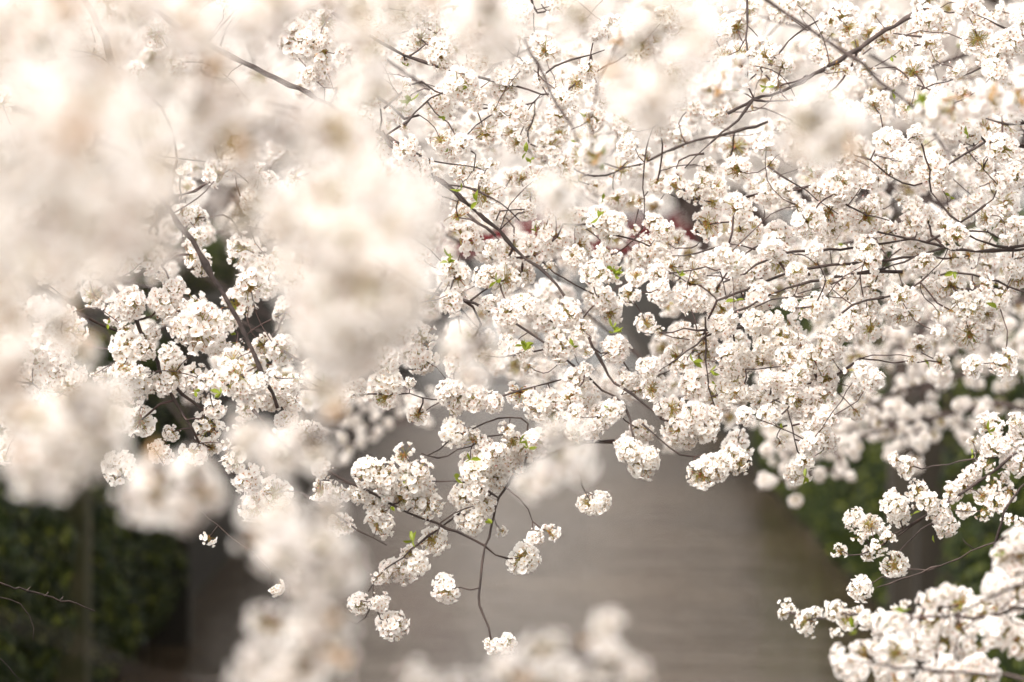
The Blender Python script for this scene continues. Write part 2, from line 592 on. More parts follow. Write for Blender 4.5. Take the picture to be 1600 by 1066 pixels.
def ivy(side, y0, y1, zlow, n, label, seed, reach=0.55):
    n = int(n * 2.6)
    g = np.random.default_rng(seed)
    t = thing("ivy_curtain", label, "ivy", (side * 5.9, (y0 + y1) / 2, ZB), "ivy hanging on the river walls")
    yy = g.uniform(y0, y1, n); zz = zlow + (ZB + 0.15 - zlow) * g.uniform(0, 1, n) ** 0.9
    ph = g.uniform(0, 6.28, 8)
    bulge = 0.30 + 0.42 * np.sin(yy * 3.1 + ph[0] + 0.35 * np.sin(zz * 1.1 + ph[1])) + 0.24 * np.sin(yy * 6.3 + zz * 0.6 + ph[2]) + 0.12 * np.sin(zz * 2.6 + yy + ph[3]) + 0.10 * np.sin(zz * 6.1 + ph[4] + yy * 2.3)
    low = np.clip((zz - zlow) / (0.7 + 0.4 * np.sin(yy * 2.9 + ph[6])), 0.2, 1)
    end = np.clip(np.minimum(yy - y0, (y1 - yy) * 0.8) / 0.9, 0.25, 1)
    dep = np.clip(bulge, 0.08, 1.2) * reach * low * end * (1 - 0.25 * g.uniform(0, 1, n) ** 2)
    keep = zz > zlow + 0.7 * (0.5 + 0.5 * np.sin(yy * 4.3 + ph[5])) * g.uniform(0, 1, n)
    V, F = [], []
    for i in np.nonzero(keep)[0]:
        d = np.array([1.0, g.normal(0, 0.7) - 0.35, -0.55 + g.normal(0, 0.5)])
        R = np.array(align((-side * d[0], d[1], -d[2] * 0.6), g.uniform(-0.7, 0.7)))
        s = g.uniform(0.030, 0.060)
        c = np.array([-side * dep[i], yy[i] - (y0 + y1) / 2, zz[i] - ZB])
        b = len(V)
        L = np.array([(0, -1, 0.1), (0.85, -0.35, 0), (0.55, 0.5, 0.05), (0, 1.15, -0.15), (-0.55, 0.5, 0.05), (-0.85, -0.35, 0), (0, 0, 0.14)]) * s
        V += list(L @ R.T + c)
        F += [(b + q, b + (q + 1) % 6, b + 6) for q in range(6)]
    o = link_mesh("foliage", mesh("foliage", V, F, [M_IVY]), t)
    o['kind'] = 'stuff'
    for q in range(max(3, int((y1 - y0) / 1.3))):
        ys = g.uniform(y0, y1)
        zs = np.linspace(ZB + 0.1, zlow + g.uniform(0.3, 2.0), 9)
        P = np.array([(-side * (0.07 + 0.03 * math.sin(z * 3)), ys + 0.18 * math.sin(z * 1.3 + q) - (y0 + y1) / 2, z - ZB) for z in zs])
        tube("vine", P, np.linspace(0.022, 0.008, 9), 4, M_BARK, t)
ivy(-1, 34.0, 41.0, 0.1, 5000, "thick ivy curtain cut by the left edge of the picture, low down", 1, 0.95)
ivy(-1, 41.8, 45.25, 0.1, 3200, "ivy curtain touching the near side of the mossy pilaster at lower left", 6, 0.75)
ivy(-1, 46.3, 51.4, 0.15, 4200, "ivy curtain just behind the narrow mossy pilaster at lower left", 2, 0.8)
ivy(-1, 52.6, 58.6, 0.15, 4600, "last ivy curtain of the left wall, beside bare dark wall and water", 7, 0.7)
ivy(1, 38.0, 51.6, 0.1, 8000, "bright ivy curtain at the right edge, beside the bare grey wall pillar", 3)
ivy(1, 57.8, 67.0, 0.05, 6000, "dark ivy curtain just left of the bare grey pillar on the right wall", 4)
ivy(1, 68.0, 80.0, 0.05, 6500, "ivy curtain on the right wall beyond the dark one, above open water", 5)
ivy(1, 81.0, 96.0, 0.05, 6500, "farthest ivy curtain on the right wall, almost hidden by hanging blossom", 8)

def hedge(side, y0, y1, h, label, seed):
    g = np.random.default_rng(seed)
    yc = (y0 + y1) / 2
    t = thing("evergreen_hedge", label, "hedge", (side * 7.0, yc, ZB), "evergreen hedges on the river banks")
    n = int((y1 - y0) * 520)
    V, F = [], []
    for i in range(n):
        y = g.uniform(y0, y1) - yc
        a = g.uniform(-0.25, 1.25) * math.pi
        rr = 0.62 + 0.14 * math.sin(y * 2.1 + seed) + 0.10 * math.sin(y * 5.3 + a * 2) + g.normal(0, 0.05)
        c = np.array([math.cos(a) * rr, y, h * 0.5 + math.sin(a) * rr * h * 0.75])
        if c[2] < 0.02: continue
        R = np.array(align((math.cos(a) + g.normal(0, .5), g.normal(0, .6) - 0.3, math.sin(a) + g.normal(0, .5)), g.uniform(0, 6.28)))
        s_ = g.uniform(0.035, 0.07)
        b = len(V)
        L = np.array([(0, -1, 0), (0.5, 0, 0.1), (0, 1.1, 0), (-0.5, 0, 0.1)]) * s_
        V += list(L @ R.T + c)
        F += [(b, b + 1, b + 2), (b, b + 2, b + 3)]
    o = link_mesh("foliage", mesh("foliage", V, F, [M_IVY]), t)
    o['kind'] = 'stuff'
    for y in np.arange(y0 + 0.4, y1, 0.9):
        P = np.array([(g.normal(0, .05), y - yc + g.normal(0, .05), z) for z in np.linspace(-0.02, h * 0.9, 5)])
        tube("stem", P, np.linspace(0.035, 0.015, 5), 5, M_BARK, t)
    # solid dark block put in for the shaded inside of the hedge
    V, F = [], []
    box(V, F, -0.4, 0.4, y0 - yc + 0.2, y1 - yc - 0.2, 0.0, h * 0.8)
    link_mesh("dark_core", mesh("dark_core", V, F, [M_BARK]), t)
hedge(1, 37, 58, 1.5, "dark evergreen hedge on the bank above the ivy at the right edge", 21)
hedge(1, 60, 84, 1.5, "farther dark evergreen hedge on the right bank above the wall pillar", 22)
hedge(-1, 34, 56, 1.4, "dark evergreen hedge on the bank above the ivy at the left edge", 23)
hedge(-1, 58, 84, 1.4, "farther dark evergreen hedge on the left bank behind the forked limb", 24)

def bridge():
    t = thing("foot_bridge", "red painted bridge far down the river glimpsed between blossoms", "bridge", (0, 172, ZB))
    V, F = [], []
    box(V, F, -8.3, 8.3, -1.6, 1.6, 0.30, 0.62)
    link_mesh("deck", mesh("deck", V, F, [M_CONC]), t)
    for yy in (-1.7, 1.6):
        V, F = [], []
        box(V, F, -8.3, 8.3, yy, yy + 0.1, 0.15, 0.75)
        link_mesh("girder", mesh("girder", V, F, [M_RED]), t)
        V, F = [], []
        box(V, F, -8.15, 8.15, yy + 0.03, yy + 0.07, 0.76, 1.50)
        link_mesh("parapet_panel", mesh("parapet_panel", V, F, [M_RED]), t)
        for zz in (1.62,):
            V, F = [], []
            box(V, F, -8.2, 8.2, yy + 0.02, yy + 0.09, zz, zz + 0.15)
            link_mesh("rail", mesh("rail", V, F, [M_RED]), t)
    V, F = [], []
    box(V, F, -0.13, 0.13, -0.14, 0.14, 0.75, 1.95)
    box(V, F, -0.17, 0.17, -0.18, 0.18, 1.95, 2.03)
    pm = mesh("post", V, F, [M_RED])
    for k in range(11):
        for yy in (-1.66, 1.66):
            link_mesh("post", pm, t, loc=(-8.0 + k * 1.6, yy, 0))
bridge()

# ------------------------------------------------------------------ cherry trees down both banks
def far_tree_parts(seed):
    """trunk, limbs and crown of a tree at its own origin, leaning towards +X (the water)"""
    g = np.random.default_rng(seed)
    tr = [(0, 0, -0.05), (0.15, 0.05, 0.6), (0.5, 0.1, 1.3), (1.0, 0.1, 1.9)]
    limbs = []
    for k in range(7):
        a = g.uniform(-1.25, 1.25) if k < 5 else g.uniform(1.9, 4.3)
        L = g.uniform(5.0, 7.5) if k < 5 else g.uniform(2.5, 4)
        up = g.uniform(1.2, 5.5) if k < 5 else g.uniform(2.5, 4.5)
        droop = g.uniform(0.5, 3.6)
        P = []
        for t in np.linspace(0, 1, 6):
            P.append((1.0 + L * t * math.cos(a) + g.normal(0, 0.12), 0.1 + L * t * math.sin(a) * 0.8 + g.normal(0, 0.12), 1.9 + up * math.sin(t * 2.2) / 0.95 - droop * t ** 3))
        limbs.append(P)
    pts = []
    for P in limbs:
        S = smooth_path(P, 0.25)
        n = len(S)
        for _ in range(int(190 * n / 26)):
            i = int(n * (0.18 + 0.82 * g.uniform() ** 0.75)) % n
            q = S[i] + g.normal(0, 1, 3) * np.array([0.55, 0.65, 0.42]) * (0.6 + 0.9 * i / n)
            if q[2] > -0.8:
                pts.append(q)
    # loose drooping sprays: short chains so that the crown falls into clumps with gaps
    pts2 = []
    for q in pts[::3]:
        d = g.normal(0, 1, 3) * np.array([1, 1, 0.4]); d[2] -= 0.35; d /= np.linalg.norm(d)
        for j in range(3):
            pts2.append(q + d * 0.16 * (j + 1) + g.normal(0, 0.03, 3))
    return tr, limbs, pts + pts2

FT = []
for s in range(6):
    tr, limbs, pts = far_tree_parts(300 + s)
    if s >= 4:                     # pruned clear of the path below
        pts = [q for q in pts if q[2] > 2.3]
        limbs = [[(x, y, max(z, 1.9 + 0.12 * i)) for i, (x, y, z) in enumerate(P)] for P in limbs]
    g = np.random.default_rng(s)
    V, F, M = [], [], []
    off = 0
    for p in pts:
        v, f, m_ = FARS[int(g.integers(0, 6))]
        sc = g.uniform(0.8, 1.35)
        R = np.array(align(g.normal(size=3), 0))
        V.append(v * sc @ R.T + p)
        F += [tuple(i + off for i in ff) for ff in f]
        M += m_
        off += len(v)
    crown = mesh("crown", np.vstack(V), F, FMATS, M)
    FT.append((tr, limbs, crown, len(pts)))

def first_tree(k):
    tr, limbs, crown, npt = FT[k]
    t = thing("cherry_tree", "", "cherry tree")
    S = smooth_path(tr, 0.3)
    tube("trunk", S, np.linspace(0.26, 0.17, len(S)), 10, M_BARK, t)
    for P in limbs:
        S = smooth_path(P, 0.35)
        tube("limb", S, np.linspace(0.10, 0.012, len(S)), 5, M_BARK, t)
    c = link_mesh("crown", crown, t)
    c['kind'] = 'stuff'
    return t
PROTO = [None] * 6
def far_tree(k, side, X, Y, rot, s, label, group):
    if PROTO[k] is None:
        r = PROTO[k] = first_tree(k)
    else:
        src = PROTO[k]
        r = src.copy(); COL.objects.link(r)
        for ch in list(src.children):
            c = ch.copy(); COL.objects.link(c); c.parent = r
    r.location = (X, Y, ZB)
    r.rotation_euler = (0, 0, rot + (0 if side < 0 else math.pi))
    r.scale = (s, s, s)
    r['label'] = label
    r['group'] = group
    return r

k = 0
for side, Y in [(s, y) for y in (40, 49, 58, 68, 78, 90, 102, 115, 128, 142, 156, 166) for s in (-1, 1)]:
    g = np.random.default_rng(1000 + k)
    where = "left" if side < 0 else "right"
    lab = ("hazy white cherry tree in the far row along the %s bank" % where) if Y > 60 else ("blossoming cherry tree on the %s bank at the near end of the far row" % where)
    high = Y < 85 or (side > 0 and Y < 160)
    far_tree(4 + (k // 2) % 2 if high else k % 4, side, side * (7.6 + g.uniform(-0.4, 0.6)), Y + g.uniform(-1.5, 1.5), g.uniform(-0.35, 0.35), g.uniform(0.92, 1.15) + (0.2 if Y > 80 else 0), lab,
             "cherry trees along the %s bank of the river" % where)
    k += 1
for X, Y in ((-4, 186), (5, 190), (-14, 182), (15, 184), (0, 205), (-9, 208), (9, 206), (-22, 195), (23, 196)):
    g = np.random.default_rng(1000 + k)
    far_tree(k % 4, -1 if X < 0 else 1, X + (-5 if X < 0 else 5), Y, g.uniform(-0.6, 0.6), g.uniform(1.3, 1.6), "white blossoming cherry tree closing the view behind the red bridge", "cherry trees behind the red bridge")
    k += 1

# ------------------------------------------------------------------ blossom branches near the camera
# Density of blossom over the picture, one digit per 50 px square, read from the photograph
GS = ["22222222445666443344445566566666",
      "22222222345566553334445556666667",
      "22222222235555556654455555567777",
      "22222222234555667664455556677777",
      "22222223344455666666555566777777",
      "22222344444445666663244466788888",
      "33222345444444666645413567888888",
      "44433334444444566665666888888777",
      "45433334444444555666678888888666",
      "54444455544444556667688666776544",
      "44444435533343455655678543333333",
      "44543433322223345666674554433333",
      "43433223344213312455644744400000",
      "33332233320000000023333444000000"]
def grid_points(lo=0.25):
    pts = []
    for j, row in enumerate(GS):
        for i, ch in enumerate(row):
            v = int(ch) * lo
            n_ = int(v) + (1 if rng.uniform() < v - int(v) else 0)
            for _ in range(n_):
                pts.append((i * 50 + rng.uniform(0, 50), j * 50 + rng.uniform(0, 50)))
    return pts

# each: name, label, limbs [(pixel path, depth at start, depth at end, radius px at start, at end)], listed clusters (x, y, half-width px[, sharp]), leaves (x, y), takes grid clusters
B = []
def branch(label, limbs, clusters=(), leaves=(), fill=False, group="blossoming cherry branches in sharp focus", spread=0.45, hero=True):
    B.append(dict(label=label, limbs=limbs, cl=list(clusters), lv=list(leaves), fill=fill, group=group, spread=spread, hero=hero))

branch("long dark bare-barked limb sloping down from upper left, ending above the white blur",
       [([(100, -80), (170, 80), (215, 220), (243, 296), (254, 315), (268, 335), (290, 362), (310, 395), (333, 431), (349, 462), (365, 488), (381, 520), (395, 549), (415, 597), (434, 638)], 12.3, 12.4, 7, 4.2),
        ([(254, 315), (266, 307), (283, 305)], 13.1, 13.1, 3, 2),
        ([(427, 608), (480, 609), (530, 614), (560, 617), (600, 616), (641, 617), (672, 624), (702, 626)], 12.9, 12.9, 2.2, 1.2)],
       [(450, 603, 18), (605, 600, 27, 1), (602, 622, 18), (560, 606, 17), (545, 612, 15), (382, 612, 20), (405, 600, 18), (428, 590, 15), (366, 566, 25, 1), (425, 622, 20), (462, 596, 15), (640, 598, 10), (715, 620, 24), (700, 612, 20), (770, 628, 18), (742, 622, 22), (705, 640, 14)], [(505, 600)], fill=True)
branch("dark forked limb sloping between sharp white clusters at the left",
       [([(90, 280), (130, 380), (182, 455), (203, 487), (220, 518), (236, 549), (250, 578), (262, 605), (284, 644), (300, 668), (311, 693)], 12.8, 13.0, 5.5, 3),
        ([(270, 600), (300, 630), (335, 652)], 13, 13, 3, 2)],
       [(198, 545, 27, 1), (215, 592, 28, 1), (190, 575, 22), (232, 520, 18), (272, 585, 24, 1), (255, 600, 20), (220, 657, 27, 1), (324, 668, 24, 1), (312, 512, 36), (300, 500, 28), (335, 535, 22), (302, 706, 24), (252, 706, 20), (187, 733, 28, 1), (320, 624, 14), (250, 480, 28), (270, 455, 22), (330, 700, 16), (225, 545, 22)],
       [(345, 615), (305, 612)], fill=True)
branch("thin sharp sprays hanging at the left edge beyond the blurred blossoms",
       [([(-60, 400), (20, 420), (75, 455), (110, 478), (150, 505), (205, 525)], 12.6, 13.2, 3.6, 2), ([(-60, 560), (0, 590), (50, 600), (95, 640)], 12.8, 13, 3, 1.5)],
       [(60, 480, 20), (80, 520, 24), (55, 560, 24), (75, 590, 26), (45, 600, 22), (95, 570, 20), (110, 600, 22), (20, 540, 22), (8, 715, 13), (50, 640, 20)], [], fill=True)
branch("bare knotty twig without blossoms crossing the ivy at the lower left",
       [([(-60, 900), (0, 912), (22, 920), (42, 923), (70, 932), (95, 938), (120, 945), (148, 955)], 12.6, 13, 2.4, 1.3),
        ([(-60, 920), (0, 932), (30, 945), (48, 965), (52, 1000)], 12.8, 13, 1.6, 0.8), ([(-60, 990), (0, 1030), (30, 1062)], 12.8, 13, 1.6, 0.8),
        ([(42, 923), (48, 917)], 12.7, 12.7, 1.2, 0.8), ([(70, 932), (76, 925)], 12.7, 12.7, 1.2, 0.8), ([(95, 938), (99, 932)], 12.7, 12.7, 1.2, 0.8)])
branch("drooping brown twig with round clusters reaching down over the water",
       [([(395, 640), (440, 690), (490, 724), (530, 746), (560, 760), (587, 772), (612, 788), (636, 801), (660, 810), (681, 818), (715, 832), (757, 851), (776, 865), (794, 873)], 12.8, 13.0, 3.4, 1.6),
        ([(470, 770), (520, 800), (560, 828), (604, 852)], 13.1, 13.1, 2.2, 1.2),
        ([(560, 760), (530, 752), (500, 750)], 12.9, 12.9, 1.6, 1.2)],
       [(575, 738, 24, 1), (598, 742, 24, 1), (560, 772, 17, 1), (583, 790, 18, 1), (590, 822, 25, 1), (598, 800, 16), (632, 710, 22, 1), (640, 752, 26, 1), (618, 765, 22, 1), (648, 780, 24, 1), (668, 790, 22, 1), (628, 780, 18), (526, 770, 19), (505, 733, 18), (543, 822, 14), (530, 820, 20), (815, 871, 27, 1), (606, 768, 18), (660, 760, 20), (655, 735, 18), (500, 765, 20), (385, 745, 26), (400, 790, 30), (430, 770, 26), (370, 720, 22)],
       [(647, 843)])
branch("wiry twigs meeting in a dense blossom tuft with a bare twig hanging below",
       [([(960, 690), (915, 690), (880, 700), (850, 715), (820, 728), (805, 738), (793, 755), (782, 779), (770, 808), (767, 820), (762, 838), (758, 855), (752, 880), (748, 906), (749, 930), (753, 961), (762, 980), (767, 1000)], 13.1, 12.9, 3.2, 1.6),
        ([(748, 919), (735, 921), (720, 918)], 12.9, 12.9, 1.5, 1.2), ([(791, 762), (810, 780), (826, 796), (832, 815)], 12.9, 12.9, 1.6, 1.2),
        ([(850, 700), (815, 684), (785, 680), (755, 684), (735, 696), (715, 702), (700, 712), (668, 715), (658, 708)], 13, 12.9, 1.8, 1.3),
        ([(820, 728), (822, 690), (824, 662), (812, 653), (780, 653), (755, 662), (725, 678), (700, 690), (668, 712)], 13.0, 12.9, 1.8, 1.3),
        ([(780, 779), (745, 760), (710, 753), (675, 752)], 12.9, 12.9, 1.6, 1.2), ([(770, 770), (740, 790), (710, 800), (690, 818), (683, 835)], 13, 12.9, 1.6, 1.2),
        ([(735, 790), (700, 815), (670, 838), (640, 860), (615, 880), (590, 900), (575, 925)], 13, 13, 2.0, 1.2),
        ([(583, 912), (584, 940), (572, 965), (556, 975), (541, 968)], 13, 13, 1.3, 0.9), ([(583, 940), (595, 968)], 13, 13, 1.2, 0.9)],
       [(710, 676, 25, 1), (740, 688, 22), (755, 700, 20), (792, 672, 17, 1), (800, 690, 18), (775, 710, 22), (745, 738, 26, 1), (760, 722, 22, 1), (735, 722, 20), (778, 752, 20, 1), (768, 738, 22, 1), (728, 775, 22, 1), (718, 780, 17), (745, 768, 18), (735, 812, 24, 1), (758, 785, 20, 1), (784, 830, 11, 1), (675, 843, 25, 1), (650, 878, 21, 1), (632, 888, 22, 1), (612, 893, 20, 1), (592, 902, 15), (560, 943, 16, 1), (592, 938, 18, 1), (612, 977, 23, 1), (833, 838, 17, 1), (860, 833, 18, 1), (698, 920, 23, 1), (770, 1004, 17, 1), (790, 1004, 17, 1), (820, 700, 24), (838, 690, 24), (800, 725, 20), (640, 865, 15)],
       [(735, 718), (710, 744), (768, 818), (645, 845), (825, 700), (812, 692)])
branch("long grey limb crossing diagonally through the centre down to the right",
       [([(150, -60), (300, 55), (429, 121), (483, 146), (545, 180), (608, 216), (622, 228), (641, 250), (664, 268), (689, 284), (710, 302), (733, 322), (756, 342), (780, 360), (803, 387), (824, 405), (844, 420), (860, 434), (871, 449), (884, 470), (895, 492), (905, 508), (915, 522), (926, 542), (935, 559), (945, 574), (952, 586), (962, 595), (972, 603), (988, 617), (1003, 631), (1035, 652), (1070, 671)], 13.3, 12.9, 5.5, 2.0),
        ([(641, 250), (612, 228), (596, 205)], 13.1, 13.1, 4, 3),
        ([(733, 322), (706, 290), (690, 286)], 13, 13, 2, 1.5),
        ([(700, 289), (725, 291), (746, 297), (770, 310), (795, 329), (812, 345)], 13, 13, 2.2, 1.2),
        ([(775, 345), (783, 330), (800, 326), (820, 327)], 13, 13, 2, 1),
        ([(608, 216), (645, 237), (668, 253), (680, 285)], 13, 13, 2.4, 1.6), ([(655, 244), (700, 258), (728, 258), (760, 268)], 13, 13, 1.7, 1.2),
        ([(758, 268), (748, 285), (747, 296)], 13, 13, 1.5, 1), ([(716, 340), (735, 341), (760, 358), (780, 375)], 13, 13, 1.7, 1),
        ([(730, 334), (748, 348), (775, 368)], 13, 13, 2.6, 1.6)],
       [(1085, 655, 26), (1100, 668, 26, 1), (1060, 672, 22), (1110, 650, 20), (1050, 640, 24), (1075, 690, 15)], [(745, 315), (720, 297), (700, 410), (830, 250), (822, 238), (643, 157)], fill=True)
branch("second limb running beneath the diagonal one and ending in a hanging cluster",
       [([(560, 380), (630, 435), (690, 462), (739, 474), (778, 492), (803, 505), (827, 519), (848, 532), (864, 546), (883, 560), (901, 576), (923, 592), (942, 610), (960, 620), (976, 634), (984, 655), (986, 668), (992, 690), (999, 708)], 13.2, 12.8, 4, 1.8),
        ([(793, 556), (820, 553), (851, 546), (875, 544), (898, 543)], 13, 13, 1.6, 1.2), ([(783, 620), (808, 610), (834, 603), (855, 600), (878, 593)], 13, 13, 1.7, 1.3),
        ([(702, 460), (706, 440), (712, 425), (706, 405)], 13, 13, 1.8, 1.4), ([(735, 470), (755, 456), (780, 440)], 13, 13, 1.8, 1.2),
        ([(1003, 662), (1025, 683), (1045, 697), (1062, 710), (1085, 714)], 12.8, 12.8, 1.8, 1.4)],
       [(985, 705, 22, 1), (1005, 722, 24, 1), (975, 695, 16), (1015, 715, 16, 1), (1098, 740, 23, 1), (1118, 728, 24, 1), (1140, 715, 22, 1), (1155, 722, 18, 1), (1085, 745, 14, 1), (845, 635, 25, 1), (830, 625, 18), (870, 625, 24), (880, 655, 24, 1), (910, 640, 24), (905, 665, 22), (940, 650, 22), (860, 650, 20), (925, 670, 20), (895, 620, 20), (960, 640, 18), (760, 432, 20), (790, 436, 24, 1), (715, 435, 22, 1), (700, 420, 18)],
       [(818, 540), (820, 548), (895, 622), (905, 624), (895, 540), (775, 440), (702, 402)], fill=True)
branch("slender twigs tangled under the blurred blossoms near the top centre",
       [([(520, 20), (565, 50), (611, 74), (632, 86), (658, 95), (685, 104), (709, 111), (756, 123), (776, 129), (800, 133)], 13.2, 13.2, 3.6, 2.6),
        ([(800, 133), (847, 146), (865, 148), (881, 150)], 13.2, 13.2, 2.2, 1.4), ([(834, 132), (848, 118), (868, 105), (895, 94), (925, 86), (945, 78)], 13.0, 13, 2.0, 1.3),
        ([(640, 88), (652, 78), (666, 69)], 13, 13, 1.8, 1.2), ([(591, 152), (612, 166), (631, 187), (655, 180)], 13.2, 13.2, 3, 2), ([(600, 170), (622, 150), (640, 135), (660, 128), (680, 142), (695, 148)], 13, 13, 2, 1.2),
        ([(560, 260), (600, 215), (635, 190), (660, 165), (692, 145)], 13, 13, 2.2, 1.6), ([(721, 230), (732, 210), (745, 195), (762, 182), (782, 172)], 13, 13, 1.6, 1.1), ([(721, 230), (738, 237), (742, 240), (740, 268)], 13, 13, 1.6, 1.1),
        ([(668, 160), (680, 175), (700, 190), (721, 230)], 13, 13, 1.6, 1.2), ([(825, 222), (826, 205), (832, 192), (836, 160)], 14, 14, 2.4, 0.8), ([(900, 0), (840, 20), (825, -30)], 14, 14, 1.5, 2.2)],
       [(690, 78, 20), (470, 70, 28), (500, 60, 20), (655, 60, 20), (790, 125, 22, 1), (900, 130, 20, 1), (935, 138, 15)], [(640, 158)], fill=True)
branch("blue-grey limb with peeling bark rising to the right beneath the dense white mass",
       [([(1680, 380), (1570, 392), (1475, 387), (1448, 378), (1394, 367), (1344, 353)], 13.5, 13.2, 3.2, 1.8),
        ([(1448, 378), (1475, 368), (1492, 363), (1520, 361), (1543, 362), (1560, 372)], 13.2, 13.2, 2.6, 1.6),
        ([(1475, 387), (1430, 400), (1395, 415), (1345, 425), (1290, 447), (1239, 462)], 13.3, 13.2, 1.8, 1.2),
        ([(1660, 345), (1600, 385), (1540, 380), (1500, 360)], 13.5, 13.3, 3, 2), ([(1381, 465), (1355, 470), (1333, 476), (1318, 490), (1303, 505)], 13, 13, 2.8, 1.8), ([(1450, 430), (1420, 452), (1381, 465)], 13, 13, 2.5, 2.2)],
       [(1300, 520, 22, 1), (1285, 545, 24), (1270, 560, 22, 1), (1285, 590, 24), (1520, 480, 22, 1), (1500, 475, 20, 1), (1540, 490, 18), (1485, 485, 14), (1590, 435, 22), (1585, 420, 18)], [(1557, 482)], fill=True)
branch("dark limb fanning to the lower left through the blossom mass right of centre",
       [([(1430, 372), (1350, 386), (1280, 392), (1222, 397), (1200, 405), (1181, 414), (1160, 428), (1131, 441)], 13.3, 13, 2.6, 1.8),
        ([(1410, 425), (1340, 426), (1285, 436), (1232, 452), (1190, 468), (1170, 478), (1151, 489), (1131, 506), (1111, 520), (1090, 537), (1070, 551), (1045, 570)], 13.3, 12.9, 3.0, 1.5),
        ([(1190, 500), (1144, 515), (1110, 517), (1070, 515), (1030, 520)], 13.1, 13.0, 3.2, 1.4),
        ([(1430, 402), (1350, 409), (1300, 415), (1239, 424), (1195, 440), (1151, 459), (1120, 470)], 13.4, 13.2, 3.0, 1.8),
        ([(1292, 463), (1240, 465), (1206, 467), (1180, 480)], 13, 13, 1.8, 1.1), ([(1102, 495), (1103, 540), (1104, 586), (1112, 620), (1120, 645)], 13.0, 13.0, 1.8, 1.1),
        ([(1104, 586), (1088, 592), (1070, 590)], 13, 13, 1.2, 0.8), ([(1020, 428), (1050, 428), (1080, 422), (1103, 417)], 12.9, 12.9, 1.5, 1.2)],
       [(1150, 548, 22, 1), (1160, 565, 20, 1), (1135, 555, 18), (1132, 615, 20, 1), (1150, 612, 22, 1), (1168, 622, 16, 1), (1140, 575, 18), (1195, 540, 20, 1), (1180, 500, 24, 1), (1205, 505, 22), (1200, 580, 24), (1190, 565, 18), (1225, 530, 22, 1), (1240, 545, 22), (1255, 575, 22)],
       [(1062, 430), (1147, 420), (1083, 565), (1110, 580), (957, 422), (960, 428), (963, 425), (958, 512), (958, 520), (1150, 470)], fill=True)
branch("twigs with small sharp clusters dropping beside the dark ivy right of centre",
       [([(1345, 560), (1300, 590), (1262, 600), (1245, 615), (1230, 640), (1205, 655)], 13.1, 12.9, 2.4, 1.4),
        ([(1258, 572), (1200, 575), (1165, 577)], 13, 13, 1.5, 1.1), ([(1250, 580), (1238, 600), (1222, 620), (1206, 628)], 13, 13, 1.5, 1.0),
        ([(1230, 640), (1236, 665), (1242, 685), (1246, 705)], 12.9, 12.9, 1.5, 1.1), ([(1230, 665), (1215, 668), (1205, 655)], 13, 13, 1.4, 1.0)],
       [(1248, 735, 23, 1), (1255, 720, 18, 1), (1200, 650, 20, 1), (1195, 640, 14), (1278, 680, 24, 1), (1290, 690, 20), (1270, 640, 22), (1240, 625, 22), (1282, 625, 24), (1290, 655, 22), (1245, 590, 20), (1225, 600, 20), (1285, 605, 22), (1268, 660, 20), (1230, 560, 20), (1300, 560, 22)], [(1258, 745)], fill=True)
branch("thick dark branch rising to the upper right corner among sharp blossoms",
       [([(1680, 60), (1620, 105)], 13.8, 13.8, 3, 3),
        ([(1450, 10), (1370, 57), (1345, 72), (1323, 86), (1298, 103), (1273, 118), (1255, 128), (1239, 135), (1205, 148), (1178, 154), (1155, 168), (1138, 177)], 13.6, 13.3, 4.2, 2.6),
        ([(1178, 154), (1151, 187), (1128, 208), (1104, 228), (1085, 245), (1070, 263)], 13.3, 13.2, 2.6, 1.2), ([(1178, 156), (1210, 158), (1240, 157)], 13.3, 13.3, 2.6, 1.5),
        ([(1303, 12), (1280, 28), (1258, 45), (1232, 64), (1220, 80), (1200, 100), (1182, 116), (1168, 128)], 13.1, 13, 1.8, 1.2),
        ([(1166, -40), (1167, 20), (1168, 60), (1168, 100), (1168, 126)], 13.2, 13.0, 2.2, 1.5),
        ([(1650, 75), (1594, 53), (1560, 40), (1510, 12), (1480, -30)], 13.3, 13.2, 2, 1.2)],
       [(1168, 130, 10)], [(1197, 136), (1435, 160)], fill=True)
branch("fine twig arching left from the dense blossoms above the red glimpse",
       [([(1200, 190), (1150, 206), (1120, 212), (1070, 225), (1040, 238), (1015, 250), (986, 260), (960, 270), (935, 275), (918, 273), (901, 267)], 14.5, 14.2, 2.6, 1.4),
        ([(1020, 200), (1012, 220), (1006, 253), (1006, 294), (1007, 325), (1003, 358)], 13.4, 13.2, 1.6, 1.1),
        ([(1100, 240), (1062, 250), (1057, 262), (1058, 280), (1045, 295), (1032, 312)], 13.3, 13.3, 1.8, 1.0), ([(1058, 272), (1068, 290), (1072, 315)], 13.3, 13.3, 1.4, 0.9), ([(1040, 300), (1055, 308)], 13.3, 13.3, 1.2, 0.9),
        ([(880, 350), (920, 354), (945, 362), (985, 375), (1015, 385)], 13, 13, 1.8, 1.2)],
       [(935, 345, 22, 1), (960, 350, 20, 1), (955, 370, 18, 1), (1085, 300, 18), (1112, 316, 20), (1120, 292, 18), (1098, 285, 16), (1020, 350, 20), (1035, 362, 18)], [(935, 340)], fill=True)
